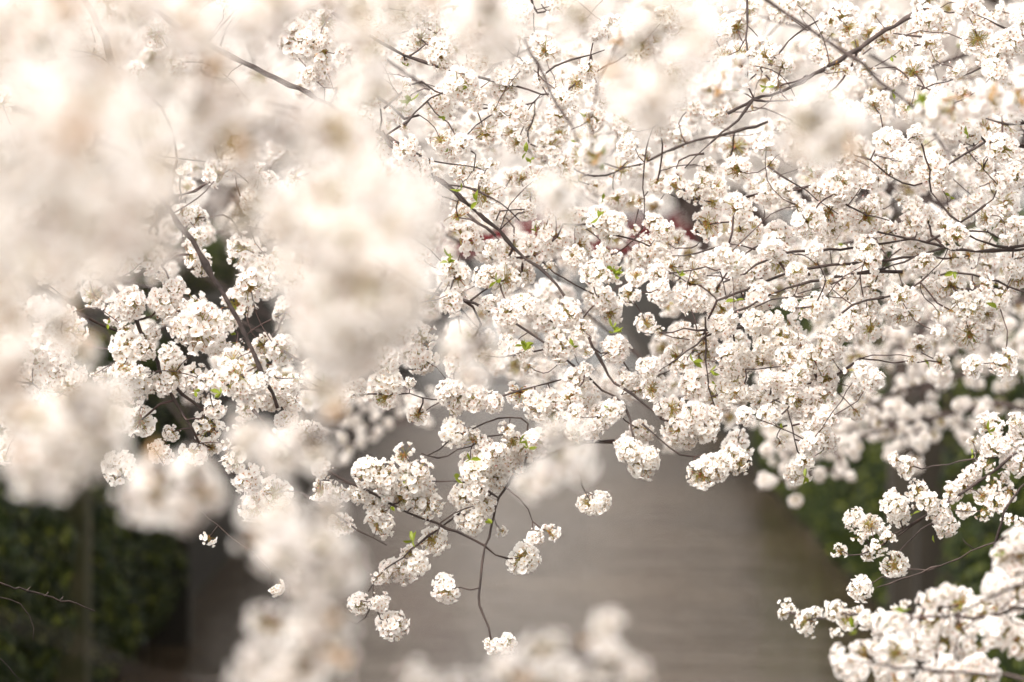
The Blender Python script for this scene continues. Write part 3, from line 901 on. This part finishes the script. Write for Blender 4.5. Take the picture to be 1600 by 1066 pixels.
branch("long fine twigs crossing the bright upper right blossoms",
       [([(1680, 300), (1600, 270), (1550, 235), (1520, 200), (1460, 180)], 13.4, 13.2, 2.6, 1.4),
        ([(1680, 200), (1600, 190), (1570, 195), (1540, 185)], 13.3, 13.3, 4, 1.6), ([(1600, 60), (1550, 95), (1500, 120), (1440, 140)], 13.2, 13.2, 1.8, 1.2),
        ([(1680, 230), (1590, 225), (1540, 225), (1480, 260), (1430, 290), (1390, 275), (1360, 250)], 13.5, 13.2, 3.0, 1.5),
        ([(1355, 108), (1375, 108), (1398, 105)], 13, 13, 1.5, 1.1), ([(1540, 320), (1500, 345), (1470, 320), (1455, 300)], 13, 13, 2, 1.4), ([(1395, 52), (1415, 55)], 13, 13, 1.4, 1.2)],
       [(1560, 290, 22), (1515, 205, 22, 1), (1385, 220, 22)], [(1512, 212), (1428, 165)], fill=True)
branch("thin limb sweeping from the right edge under the mass, tufts on its twigs",
       [([(1690, 470), (1600, 455), (1540, 435), (1500, 425), (1470, 430)], 13.2, 13.0, 2.6, 1.4),
        ([(1295, 300), (1340, 330), (1390, 345)], 13, 13, 1.5, 1.2), ([(1200, 260), (1260, 300), (1310, 335)], 13, 13, 1.6, 1.1), ([(1180, 390), (1140, 380), (1090, 395), (1050, 400)], 13, 13, 1.6, 1.2)],
       [], [(1490, 425)], fill=True)
# lower right
branch("blossoming spray reaching left low over the dark water at the right",
       [([(1680, 640), (1600, 700), (1545, 742), (1500, 772), (1465, 792), (1440, 810), (1410, 828), (1380, 848), (1358, 863), (1328, 868)], 12.4, 12.8, 3.4, 1.5),
        ([(1600, 700), (1570, 715), (1520, 715), (1480, 725), (1440, 733)], 12.5, 12.6, 1.8, 1.2), ([(1500, 772), (1450, 805), (1400, 840)], 12.6, 12.8, 1.8, 1.2),
        ([(1570, 800), (1530, 800), (1490, 797)], 12.5, 12.5, 1.5, 1.1), ([(1455, 818), (1425, 840), (1400, 868)], 12.8, 12.8, 1.5, 1.0)],
       [(1312, 863, 15, 1), (1335, 812, 17, 1), (1360, 820, 19, 1), (1345, 838, 15, 1), (1380, 828, 14, 1), (1388, 842, 14, 1), (1372, 855, 17, 1), (1358, 865, 14, 1), (1398, 790, 22, 1), (1405, 805, 18, 1), (1395, 775, 14), (1433, 767, 17, 1), (1450, 785, 18, 1), (1468, 800, 20, 1), (1478, 820, 20, 1), (1485, 770, 18, 1), (1505, 760, 17, 1), (1510, 745, 15, 1), (1520, 735, 16, 1), (1535, 775, 16, 1), (1550, 760, 17, 1), (1560, 785, 17, 1), (1510, 795, 16, 1), (1535, 800, 15, 1), (1575, 770, 18, 1), (1565, 750, 15), (1420, 731, 20, 1), (1400, 718, 14), (1540, 725, 16, 1), (1545, 668, 24, 1), (1552, 695, 19, 1), (1520, 690, 11, 1), (1535, 710, 14), (1590, 720, 24, 1), (1595, 675, 20), (1578, 700, 18), (1590, 660, 16), (1440, 790, 14)],
       [(1545, 675)])
branch("single fine twig with two round clusters below the spray at the right",
       [([(1690, 770), (1600, 822), (1570, 840), (1540, 852), (1518, 860), (1500, 872), (1475, 882), (1450, 888), (1420, 889)], 12.4, 12.7, 2.6, 1.4),
        ([(1470, 884), (1440, 895), (1410, 905), (1370, 918)], 12.6, 12.7, 1.8, 1.2), ([(1395, 905), (1380, 900), (1362, 912)], 12.7, 12.7, 1.1, 0.8), ([(1522, 858), (1510, 848), (1504, 842)], 12.6, 12.6, 1.1, 0.7),
        ([(1640, 720), (1580, 780), (1560, 830), (1550, 870), (1545, 900)], 12.0, 12.2, 3.0, 2.2)],
       [(1398, 883, 22, 1), (1344, 919, 19, 1), (1580, 812, 14, 1), (1592, 822, 15), (1598, 700, 12)], [])
branch("pale foremost bough loaded with white clusters filling the lower right corner",
       [([(1700, 930), (1600, 950), (1520, 965), (1450, 962), (1380, 962), (1320, 960), (1270, 968), (1228, 955)], 9.6, 12.2, 4, 1.5),
        ([(1700, 1080), (1600, 1060), (1500, 1050), (1420, 1045), (1350, 1035)], 9.4, 9.9, 4, 2), ([(1700, 840), (1620, 900), (1560, 930), (1480, 965)], 9.2, 10, 4, 2)],
       [(1228, 945, 15, 1), (1225, 960, 11, 1), (1258, 970, 18, 1), (1272, 960, 14, 1), (1265, 985, 13, 1), (1305, 955, 17, 1), (1325, 968, 17, 1), (1340, 958, 15, 1), (1310, 985, 13, 1), (1360, 965, 19, 1), (1375, 985, 16), (1395, 955, 14, 1), (1415, 945, 10), (1380, 970, 18)],
       [(1415, 955), (1330, 980)], hero=True, spread=0.2)
CORNER = [(1400, 985, 30), (1430, 1000, 34), (1460, 970, 34), (1400, 1020, 34), (1440, 1040, 34), (1470, 1010, 36), (1500, 980, 36), (1520, 1010, 36), (1490, 1045, 36), (1530, 1055, 38), (1560, 1030, 38), (1590, 1000, 38), (1560, 985, 34), (1535, 960, 34), (1500, 945, 30), (1560, 945, 36), (1595, 960, 36), (1590, 925, 34), (1560, 915, 28), (1580, 890, 32), (1600, 865, 34), (1570, 870, 24), (1600, 1050, 40), (1325, 1035, 28), (1350, 1020, 28), (1345, 1055, 30), (1375, 1050, 28), (1310, 1020, 18), (1600, 905, 30), (1450, 940, 24), (1480, 930, 20), (1630, 980, 36), (1640, 920, 36), (1640, 1050, 36), (1420, 965, 24), (1370, 1010, 18), (1590, 845, 22), (1400, 1060, 30), (1460, 1065, 30)]
B[-1]['near'] = [(x, y, s, 10.3) for i, (x, y, s) in enumerate(CORNER) if i % 6 != 4]
B[-1]['near'] = [(x, y, s * 0.88, d) for x, y, s, d in B[-1]['near']]
branch("lone round cluster on a short broken twig hanging over open water",
       [([(890, 700), (902, 735), (908, 755), (914, 768)], 12.6, 12.9, 1.8, 1.2)],
       [(918, 787, 17, 1), (938, 785, 17, 1), (928, 792, 14, 1)])
branch("stray thin twig with tiny white sprigs low at the left",
       [([(240, 700), (290, 775), (340, 822), (372, 850), (395, 862)], 13, 13, 1.2, 0.9), ([(455, 900), (452, 930), (462, 965)], 12.8, 12.8, 1.2, 0.9), ([(340, 822), (330, 835)], 13, 13, 0.9, 0.8), ([(395, 862), (420, 890), (440, 905), (455, 915)], 13, 12.9, 1.0, 0.9)],
       [(326, 840, 14, 1), (432, 918, 15, 1), (470, 880, 16), (500, 860, 18)])
# branches a little behind the sharp ones
for lab, lim in (
    ("softly blurred blossom bough behind the tangled twigs at top centre", [([(420, -60), (560, 60), (700, 160), (820, 230), (900, 300)], 19, 18, 4, 2), ([(700, 160), (780, 100), (860, 60)], 18.5, 18, 2.5, 1.5)]),
    ("softly blurred blossom bough behind the upper right corner", [([(1700, -40), (1560, 60), (1420, 120), (1250, 200), (1120, 230)], 18, 19, 5, 2), ([(1420, 120), (1300, 60), (1150, 20), (1000, 30)], 18.5, 19, 3, 1.5)]),
    ("softly blurred bough of pale clusters left of the red glimpse", [([(560, 300), (680, 360), (800, 420), (900, 480), (980, 540)], 18, 18, 4, 2), ([(800, 420), (900, 400), (960, 410)], 18, 18, 2.5, 1.5)]),
    ("softly blurred bough behind the thick mass at the right edge", [([(1700, 260), (1560, 300), (1420, 340), (1280, 400), (1150, 440), (1060, 470)], 17.5, 18.5, 5, 2)]),
    ("softly blurred bough beyond the dark forked limb at the left", [([(-80, 330), (60, 400), (200, 440), (330, 480), (430, 530)], 18, 18, 5, 2), ([(200, 440), (300, 380), (420, 330)], 18, 18, 3, 1.5)]),
):
    branch(lab, lim, fill='back', group="blossoming cherry branches just behind the sharp ones", spread=1.0, hero=False)

def world_limb(L):
    pts, d0, d1, r0, r1 = L
    n_ = len(pts)
    W = [np.array(at(x, y, d0 + (d1 - d0) * i / max(1, n_ - 1))) for i, (x, y) in enumerate(pts)]
    S = smooth_path(W, 0.045)
    S[1:-1] += rng.normal(0, 0.0028, (len(S) - 2, 3))
    t = np.linspace(0, 1, len(S))
    R = 0.88 * (r0 + (r1 - r0) * t) * 13.0 / FPX * (0.5 * (d0 + d1) / 13.0)
    R = R * (1 + np.clip(0.20 * rng.normal(0, 1, len(R)), -0.3, 0.6))      # knots and nodes of the wood
    return S, R

# hand the grid clusters to the nearest limb
sharp = [b for b in B if b['fill'] is True]
back = [b for b in B if b['fill'] == 'back']
for b in B:
    b['grid'] = []
def nearest(bs, x, y):
    best = None
    for b in bs:
        for (pts, d0, d1, r0, r1) in b['limbs']:
            for i in range(len(pts) - 1):
                a = np.array(pts[i], float); c = np.array(pts[i + 1], float)
                t = np.clip(np.dot((x, y) - a, c - a) / (np.dot(c - a, c - a) + 1e-9), 0, 1)
                dd = np.linalg.norm(a + t * (c - a) - (x, y)) + len(b['grid']) * 0.15
                if best is None or dd < best[0]:
                    best = (dd, b, d0 + (d1 - d0) * (i + t) / (len(pts) - 1))
    return best
for (x, y) in grid_points(0.345):
    if 1048 < x < 1106 and 312 < y < 374: continue
    dd, b, d = nearest(sharp, x, y)
    b['grid'].append((x, y, 11 + 16.5 * rng.uniform() ** 0.8, d + rng.normal(0.25, b['spread']) + (0.9 if d < 12.7 else 0)))
for (x, y) in grid_points(0.22):
    dd, b, d = nearest(back, x, y)
    if 1045 < x < 1105 and 315 < y < 375: continue
    if y > 430 and (x < 440 or x > 1150) and rng.uniform() < 0.8: continue
    b['grid'].append((x, y, rng.uniform(17, 26), d + rng.normal(0, b['spread'])))
N_SCALE = 0.060          # a cluster's half-width in metres at scale 1

def build_branch(b):
    limbs = [world_limb(L) for L in b['limbs']]
    origin = limbs[0][0][0].copy()
    t = thing("cherry_branch", b['label'], "cherry branch", origin, b['group'])
    for k, (S, R) in enumerate(limbs):
        tube("limb" if k == 0 else "side_twig", S - origin, R, 7 if R[0] > 0.006 else 5, M_BARK, t)
    mean_d = (b['limbs'][0][1] + b['limbs'][0][2]) / 2
    items = []
    for c in b['cl']:
        x, y, s = c[:3]
        # stand beside its own limb in depth
        bd = None
        for (pts, d0, d1, r0, r1) in b['limbs']:
            for i in range(len(pts)):
                q = math.hypot(pts[i][0] - x, pts[i][1] - y)
                if bd is None or q < bd[0]:
                    bd = (q, d0 + (d1 - d0) * i / max(1, len(pts) - 1))
        items.append((x, y, s, bd[1] + rng.normal(0, 0.035), len(c) > 3))
    items += [(x, y, s, d, False) for (x, y, s, d) in b['grid']]
    items += [(x, y, s, d + rng.normal(0, 0.25), False) for (x, y, s, d) in b.get('near', [])]
    P = [np.array(at(x, y, d)) for (x, y, s, d, h) in items]
    dirs = grow(t, limbs, P, origin, maxtwigs=290)
    n_hero = 0
    for (x, y, s, d, h), p, dr in zip(items, P, dirs):
        sc = s * d / FPX / N_SCALE * (1.0 if b.get('near') is None or d > 11 else 1.0)
        h = h and n_hero < 12 and b['hero']
        n_hero += h
        kinds = int(rng.integers(0, 13)) if s > 15 else int(rng.choice([7, 13, 3]))
        put_cluster(t, p, dr, sc, origin, h, kinds=kinds)
        if rng.uniform() < 0.09:
            put_leaves(t, p + rng.normal(0, 0.03, 3), origin, n=2, s=0.7)
    for (x, y) in b['lv']:
        _, _, d = min(((math.hypot(x - q[0], y - q[1]), q, q[3]) for q in items), default=(0, 0, mean_d), key=lambda z: z[0])
        put_leaves(t, np.array(at(x, y, min(d, 12.9) - 0.06)), origin, n=3, s=1.0)
for b in B:
    build_branch(b)

# ------------------------------------------------------------------ trees on the two banks about 28 m away
def mid_tree(side, base, trunk, limbs, cl, label, depth_sp=0.6, csize=(0.033, 0.048)):
    t = thing("cherry_tree", label, "cherry tree", base)
    o = np.array(base)
    S = smooth_path(trunk, 0.3)
    tube("trunk", S - o, np.linspace(0.24, 0.15, len(S)), 10, M_BARK, t)
    LW = []
    for pts, d0, d1, r0, r1 in limbs:
        n_ = len(pts)
        W = [trunk[-1]] + [np.array(at(x, y, d0 + (d1 - d0) * i / (n_ - 1))) for i, (x, y) in enumerate(pts)]
        S = smooth_path(W, 0.15)
        R = np.concatenate([[0.09], np.linspace(0.07, 0.07, 1)])
        R = np.linspace(0.05, 0.006, len(S))
        tube("limb", S - o, R, 6, M_BARK, t)
        LW.append((S, R))
    P = [np.array(at(x, y, d)) for (x, y, d) in cl]
    dirs = grow(t, LW, P, o, tipr=0.003, cap=0.02, maxtwigs=290)
    for i, (p, dr) in enumerate(zip(P, dirs)):
        if i >= 298: break
        s = rng.uniform(*csize) / N_SCALE
        put_cluster(t, p, dr, s, o)

def scatter(n_, boxes, d, sd):
    r = []
    tot = sum(b_[4] for b_ in boxes)
    for (x0, y0, x1, y1, wt) in boxes:
        for _ in range(int(n_ * wt / tot)):
            cx, cy = rng.uniform(x0, x1), rng.uniform(y0, y1)
            dd = d + rng.normal(0, sd)
            r.append((cx, cy, dd))
            if rng.uniform() < 0.5:
                r.append((cx + rng.normal(0, 14), cy + rng.normal(0, 10), dd + rng.normal(0, 0.1)))
    rng.shuffle(r)
    return [tuple(q) for q in r][:298]
mid_tree(1, (7.2, 22.5, ZB), [np.array((7.2, 22.5, ZB - 0.05)), np.array((7.0, 22.5, 6.2)), np.array((6.2, 22.5, 7.0))],
         [([(1900, 440), (1750, 500), (1600, 556), (1523, 583), (1408, 610), (1330, 645), (1250, 660)], 22, 23, 8, 2),
          ([(1900, 380), (1700, 420), (1560, 440), (1420, 480), (1300, 520), (1210, 560)], 22, 22.5, 8, 2),
          ([(1900, 500), (1700, 600), (1600, 640), (1560, 630), (1450, 655), (1400, 665), (1300, 700), (1230, 740)], 22, 22.5, 6, 2)],
         scatter(225, [(1290, 400, 1640, 500, 4), (1180, 490, 1420, 600, 5), (1400, 500, 1640, 640, 7), (1180, 600, 1400, 700, 6), (1180, 690, 1340, 755, 3.0), (1370, 630, 1560, 700, 3.0), (1225, 760, 1262, 790, 0.15), (1330, 690, 1480, 745, 1.0)], 22.5, 0.7),
         "cherry tree on the right bank whose small blurred clusters hang before dark ivy")
mid_tree(1, (7.6, 29.0, ZB), [np.array((7.6, 29.0, ZB - 0.05)), np.array((7.4, 29, 6.2)), np.array((6.8, 29, 7.2))],
         [([(1950, 330), (1750, 420), (1600, 470), (1450, 520), (1330, 570), (1220, 620)], 28.5, 29, 8, 2),
          ([(1950, 380), (1700, 500), (1560, 560), (1420, 620), (1300, 670)], 28.5, 29, 8, 2)],
         scatter(170, [(1380, 430, 1640, 560, 5), (1180, 520, 1420, 680, 5), (1400, 540, 1640, 680, 3), (1200, 640, 1380, 730, 3)], 29, 1.0),
         "farther cherry tree on the right bank, its tiny blurred clusters showing between nearer ones")
mid_tree(-1, (-7.2, 31.0, ZB), [np.array((-7.2, 31.0, ZB - 0.05)), np.array((-7.0, 31, 6.2)), np.array((-6.3, 31, 7.2))],
         [([(-250, 300), (0, 420), (160, 520), (240, 600), (300, 680), (345, 740)], 30, 30, 8, 2),
          ([(-250, 200), (100, 300), (300, 420), (480, 530), (560, 560), (640, 600), (665, 650)], 30, 32, 8, 2),
          ([(-250, 100), (100, 200), (400, 330), (620, 480), (760, 560), (860, 590)], 30, 33, 8, 2)],
         scatter(190, [(470, 600, 600, 720, 2.4), (600, 560, 700, 690, 0.7), (667, 660, 672, 668, 0.1), (440, 330, 900, 560, 7), (0, 320, 440, 480, 3), (700, 540, 960, 620, 2), (240, 560, 420, 620, 0.4)], 31, 1.0),
         "cherry tree on the left bank with blurred pale clusters strung above the grey water")

# thicker soft limb slanting across the upper right, nearer than the focus
def plain_branch(label, limbs, clusters, group, leaves=(), csc=1.0):
    L = [world_limb(l) for l in limbs]
    o = L[0][0][0].copy()
    t = thing("cherry_branch", label, "cherry branch", o, group)
    for k, (S, R) in enumerate(L):
        tube("limb" if k == 0 else "side_twig", S - o, R, 7, M_BARK, t)
    P = [np.array(at(x, y, d)) for (x, y, d, s) in clusters]
    dirs = grow(t, L, P, o, tipr=0.0019)
    for (x, y, d, s), p, dr in zip(clusters, P, dirs):
        put_cluster(t, p, dr, s * csc, o, kinds=int(rng.choice(AIRY)))
        if rng.uniform() < 0.27:
            tow = np.array(CAM) - p
            put_leaves(t, p + tow / np.linalg.norm(tow) * 0.05 * s + rng.normal(0, 0.02, 3), o, n=4, s=0.85, me=BRONZE_ME)
    for (x, y, d) in leaves:
        put_leaves(t, np.array(at(x, y, d)), o, n=3)
    return t
plain_branch("straight brownish limb slanting softly across the upper right in front of the mass",
             [([(1140, -60), (1198, 2), (1230, 22), (1259, 40), (1290, 62), (1320, 82), (1347, 104), (1374, 126), (1408, 153), (1441, 180), (1460, 205), (1478, 235), (1500, 268)], 10.4, 10.2, 4.6, 1.8),
              ([(1441, 180), (1450, 168), (1500, 160), (1560, 150), (1640, 150)], 10.2, 9.6, 2.5, 2)],
             [(1462, 178, 9.6, 0.85), (1490, 172, 9.6, 0.9), (1520, 160, 9.5, 0.85), (1545, 158, 9.5, 0.8), (1590, 150, 9.4, 0.9), (1130, 125, 10.0, 0.85), (1110, 140, 10.0, 0.8), (1150, 110, 10.2, 0.7)],
             "softly blurred cherry branches nearer than the focus", [(1437, 158, 10.0), (1439, 160, 10.0)])
plain_branch("slim soft limb falling from the top centre behind a pink-centred cluster",
             [([(820, 60), (850, 120), (872, 165), (893, 200), (912, 235), (925, 262)], 10.4, 10.2, 3, 1.6)],
             [(925, 243, 9.8, 0.55), (938, 232, 9.9, 0.5), (965, 65, 9.6, 0.7), (985, 60, 9.6, 0.5)], "softly blurred cherry branches nearer than the focus", [(932, 245, 9.8), (934, 248, 9.8)])

# ------------------------------------------------------------------ the nearest boughs, far out of focus
G4 = "very blurred white blossom boughs closest to the viewer"
def fg(label, limb, blobs):
    cl = []
    for (x, y, d, *s) in blobs:
        s = s[0] if s else 1.0
        cl.append((x, y, d, s * rng.uniform(0.58, 0.80)))
    plain_branch(label, limb, cl, G4)
    
fg("huge blurred white blossoms filling the top left corner",
   [([(-500, -150), (-200, -40), (60, 60), (200, 130), (320, 160)], 4.6, 4.9, 3.6, 1.2)],
   [(20, 20, 4.6), (120, 40, 4.7), (210, 20, 4.8), (60, 90, 4.6), (160, 100, 4.7), (250, 100, 4.8), (310, 50, 4.9), (-30, 80, 4.6), (330, 120, 5.0), (280, 30, 4.9), (90, -20, 4.7), (180, -30, 4.7), (390, 30, 5.0), (-30, 0, 4.6), (110, 130, 4.8), (210, 140, 4.9), (290, 170, 5.0)])
fg("brightest blown-out white blossoms at the upper left edge",
   [([(-500, 100), (-200, 180), (60, 220), (200, 240), (300, 230)], 3.6, 4.1, 3.6, 1.2)],
   [(50, 190, 3.4), (110, 230, 3.4), (190, 200, 3.8), (140, 170, 3.7), (170, 270, 3.9), (20, 270, 3.6), (-20, 210, 3.6), (250, 250, 4.1), (80, 300, 3.8), (230, 200, 4.3), (-10, 330, 3.8)])
fg("cream blurred blossoms under the brightest patch at the left",
   [([(-500, 260), (-200, 330), (50, 370), (200, 370), (300, 350)], 3.9, 4.4, 3.4, 1.2)],
   [(30, 330, 3.9), (120, 340, 3.9), (215, 330, 4.1), (70, 400, 4.2), (150, 400, 4.2), (225, 385, 4.7), (20, 395, 4.5), (110, 405, 4.8), (170, 330, 4.1), (225, 290, 4.5), (-20, 390, 4.1)])
fg("blurred blossom bough left of the long dark limb near the top",
   [([(100, -300), (280, -60), (380, 60), (440, 190), (500, 230)], 4.7, 5.0, 3, 1.2)],
   [(380, 190, 5), (420, 165, 5.2), (350, 225, 4.9), (330, 180, 5.0), (440, 220, 5.1), (480, 195, 5.2), (525, 210, 4.8), (560, 240, 4.8), (500, 250, 5), (540, 190, 5.2), (560, 130, 5.6), (575, 70, 5.4), (585, 150, 5.5), (450, 0, 5), (520, 0, 5.1), (560, 15, 5.0), (620, 5, 5), (670, -5, 5), (420, -10, 5.1)])
fg("broad blurred mass of white blossoms left of the picture's centre",
   [([(-400, 100), (0, 240), (300, 340), (460, 370), (600, 390), (640, 420)], 4.4, 4.4, 3.4, 1.2)],
   [(385, 320, 5.0), (425, 370, 4.8), (450, 330, 4.6), (510, 310, 4.5), (570, 300, 4.6), (625, 310, 4.8), (640, 370, 4.8), (600, 370, 4.4), (540, 370, 4.3), (480, 390, 4.5), (560, 330, 4.6), (640, 330, 4.9), (590, 290, 4.8), (500, 350, 4.4)])
fg("blurred white blossoms with an ochre eye hanging left of centre",
   [([(-400, 300), (0, 380), (300, 440), (480, 450), (600, 460), (640, 450)], 4.4, 4.4, 3.2, 1.2)],
   [(470, 440, 4.8), (485, 485, 4.7), (520, 455, 4.4), (570, 440, 4.3), (625, 440, 4.3), (640, 460, 4.4), (600, 495, 4.5), (545, 520, 4.5), (490, 550, 4.9), (540, 575, 5.1), (590, 540, 5.0), (500, 500, 4.6), (520, 600, 5.4), (570, 400, 4.4), (520, 410, 4.5)])
fg("blurred white blossom column at the left edge, halfway down",
   [([(-400, 480), (-150, 500), (-20, 520), (20, 560)], 4.0, 4.1, 3, 1.2)],
   [(-5, 500, 4.1), (5, 560, 4.1), (-20, 540, 4), (0, 460, 4.2), (-30, 600, 4.1)])
fg("small blurred tuft with green heart amid sharp sprays at the left",
   [([(-300, 420), (-100, 460), (60, 500), (110, 525)], 5.4, 5.4, 2, 1)],
   [(95, 515, 5.6, 0.8), (118, 545, 5.7, 0.8), (80, 490, 5.8, 0.6)])
fg("rounded blurred blossom heap with peach centre above the ivy at the left",
   [([(-400, 600), (-150, 620), (50, 640), (140, 650), (180, 660)], 4.8, 4.8, 2.8, 1.2)],
   [(60, 655, 5.0), (115, 625, 4.9), (160, 650, 5.0), (95, 705, 5.1), (45, 690, 5.2), (150, 695, 5.1), (100, 745, 5.4, 0.85), (55, 720, 5.2), (125, 670, 5.0), (175, 620, 5.3, 0.8), (20, 660, 5.2)])
fg("twin blurred blossom balls hanging above the dark water at the lower left",
   [([(-400, 500), (0, 640), (180, 700), (270, 750), (300, 770)], 5.2, 5.3, 2.4, 1)],
   [(240, 765, 5.5), (320, 770, 5.6), (285, 800, 5.6, 0.9), (300, 745, 5.6, 0.8), (250, 790, 5.7, 0.7), (225, 745, 5.8, 0.6)])
fg("blurred cream blossoms with a green-gold patch under the long dark limb",
   [([(-400, 560), (0, 600), (250, 620), (400, 660), (470, 680)], 5.0, 5.1, 2.4, 1)],
   [(390, 672, 5.5, 0.9), (475, 680, 5.5, 0.9), (435, 712, 5.5, 0.9), (495, 705, 5.8, 0.7), (375, 700, 5.9, 0.7)])
fg("tall blurred blossom clump with amber centre low at the left",
   [([(-400, 640), (0, 740), (250, 790), (420, 830), (500, 870)], 4.9, 4.9, 2.8, 1.2)],
   [(420, 800, 5.3, 0.9), (445, 865, 5.1, 0.9), (505, 855, 5.0, 0.9), (525, 890, 5.1, 0.9), (475, 895, 5.2, 0.9), (405, 835, 5.5, 0.7), (515, 805, 5.6, 0.75), (455, 815, 5.4, 0.8)])
fg("blurred blossom group at the bottom edge, left of centre",
   [([(-300, 900), (50, 980), (300, 1080), (420, 1010), (500, 1000)], 5.0, 5.0, 2.6, 1.2)],
   [(420, 978, 5.6, 0.75), (408, 1042, 5.3, 0.85), (500, 990, 5.2, 0.85), (465, 1045, 5.2, 0.9), (515, 1032, 5.4, 0.85), (385, 1065, 5.5, 0.6), (440, 1085, 5.2)])
fg("single blurred blossom ball with a brown heart near the centre",
   [([(300, 200), (480, 380), (620, 500), (735, 560)], 5.6, 5.7, 1.6, 1)],
   [(712, 545, 6.0, 0.9), (758, 555, 6.0, 0.9), (735, 585, 6.1, 0.75), (735, 525, 6.1, 0.7)])
fg("tilted blurred blossom pair just right of the wiry twigs",
   [([(1100, 200), (1050, 420), (950, 600), (890, 690)], 5.8, 5.9, 1.6, 1)],
   [(885, 700, 6.2, 0.9), (905, 725, 6.3, 0.8), (848, 745, 6.3, 0.75), (865, 675, 6.4, 0.6), (830, 755, 6.5, 0.6)])
fg("blurred white blossom ball at the top edge, centre",
   [([(760, -400), (755, -200), (765, -60), (768, 40)], 5.0, 5.0, 1.8, 1)],
   [(735, 45, 5.3, 0.9), (785, 45, 5.3, 0.9), (765, 85, 5.4, 0.8), (760, 10, 5.2, 0.8)])
fg("blurred blossoms with a rosy-brown eye at the top, right of centre",
   [([(980, -400), (960, -200), (950, -60), (1000, 60), (1020, 130)], 5.1, 5.0, 2, 1)],
   [(1010, 155, 5.1), (1045, 115, 5.0), (1075, 60, 5.1), (1005, 75, 5.2), (905, 20, 5.4, 0.8), (1040, 20, 5.2), (1095, 30, 5.4, 0.8), (985, 130, 5.3, 0.8), (1020, 180, 5.4, 0.7), (880, 45, 5.6, 0.6), (1085, 90, 5.4, 0.8)])
fg("large lone blurred blossom ball in the upper right",
   [([(1330, -400), (1310, -200), (1290, -20), (1275, 150)], 5.2, 5.2, 1.5, 1)],
   [(1262, 185, 5.3, 0.95), (1305, 215, 5.4, 0.95), (1280, 160, 5.5, 0.7), (1320, 195, 5.5, 0.8), (1250, 225, 5.5, 0.75), (1290, 235, 5.6, 0.7)])
fg("blurred blossom ball with tan shading between sharp twigs, right of centre",
   [([(700, -200), (800, 60), (860, 220), (872, 290)], 5.9, 6.0, 1.2, 0.9)],
   [(868, 310, 6.3, 0.85), (890, 335, 6.4, 0.75), (850, 290, 6.5, 0.6), (885, 290, 6.4, 0.6)])
fg("row of blurred blossoms along the bottom edge in the middle",
   [([(500, 1400), (650, 1250), (760, 1120), (860, 1060), (950, 1000)], 5.1, 5.2, 2, 1)],
   [(655, 1078, 5.3, 0.9), (720, 1085, 5.3, 0.9), (795, 1050, 5.6, 0.75), (850, 1020, 5.6, 0.75), (950, 985, 5.6, 0.7), (945, 1030, 5.5, 0.8), (905, 1060, 5.3, 0.85), (985, 1060, 5.5, 0.8), (855, 1080, 5.4, 0.9)])
plain_branch("faint brown smear of a bare twig hanging very close above the water",
             [([(520, 740), (590, 850), (640, 930), (690, 1010), (745, 1110), (800, 1250)], 3.3, 3.1, 6, 9)], [], G4)

# ------------------------------------------------------------------ fallen petals on the water
g = np.random.default_rng(88)
V, F = [], []
for _ in range(900):
    x = g.uniform(-5.8, 5.8); y = 40 + 60 * g.uniform() ** 1.3
    if g.uniform() > 0.35 and abs(x) < 3.5: continue
    s = g.uniform(0.010, 0.022); a = g.uniform(0, 6.28)
    b = len(V)
    for q in range(4):
        V.append((x + s * (1.5 if q % 2 else 0.8) * math.cos(a + q * 1.57), y + s * math.sin(a + q * 1.57), 0.006))
    F.append((b, b + 1, b + 2, b + 3))
o = link_mesh("floating_petals", mesh("floating_petals", V, F, [M_PETAL]))
o['kind'] = 'stuff'
o['label'] = "scattered white petals floating on the dark water near the left wall"
o['category'] = "petals"
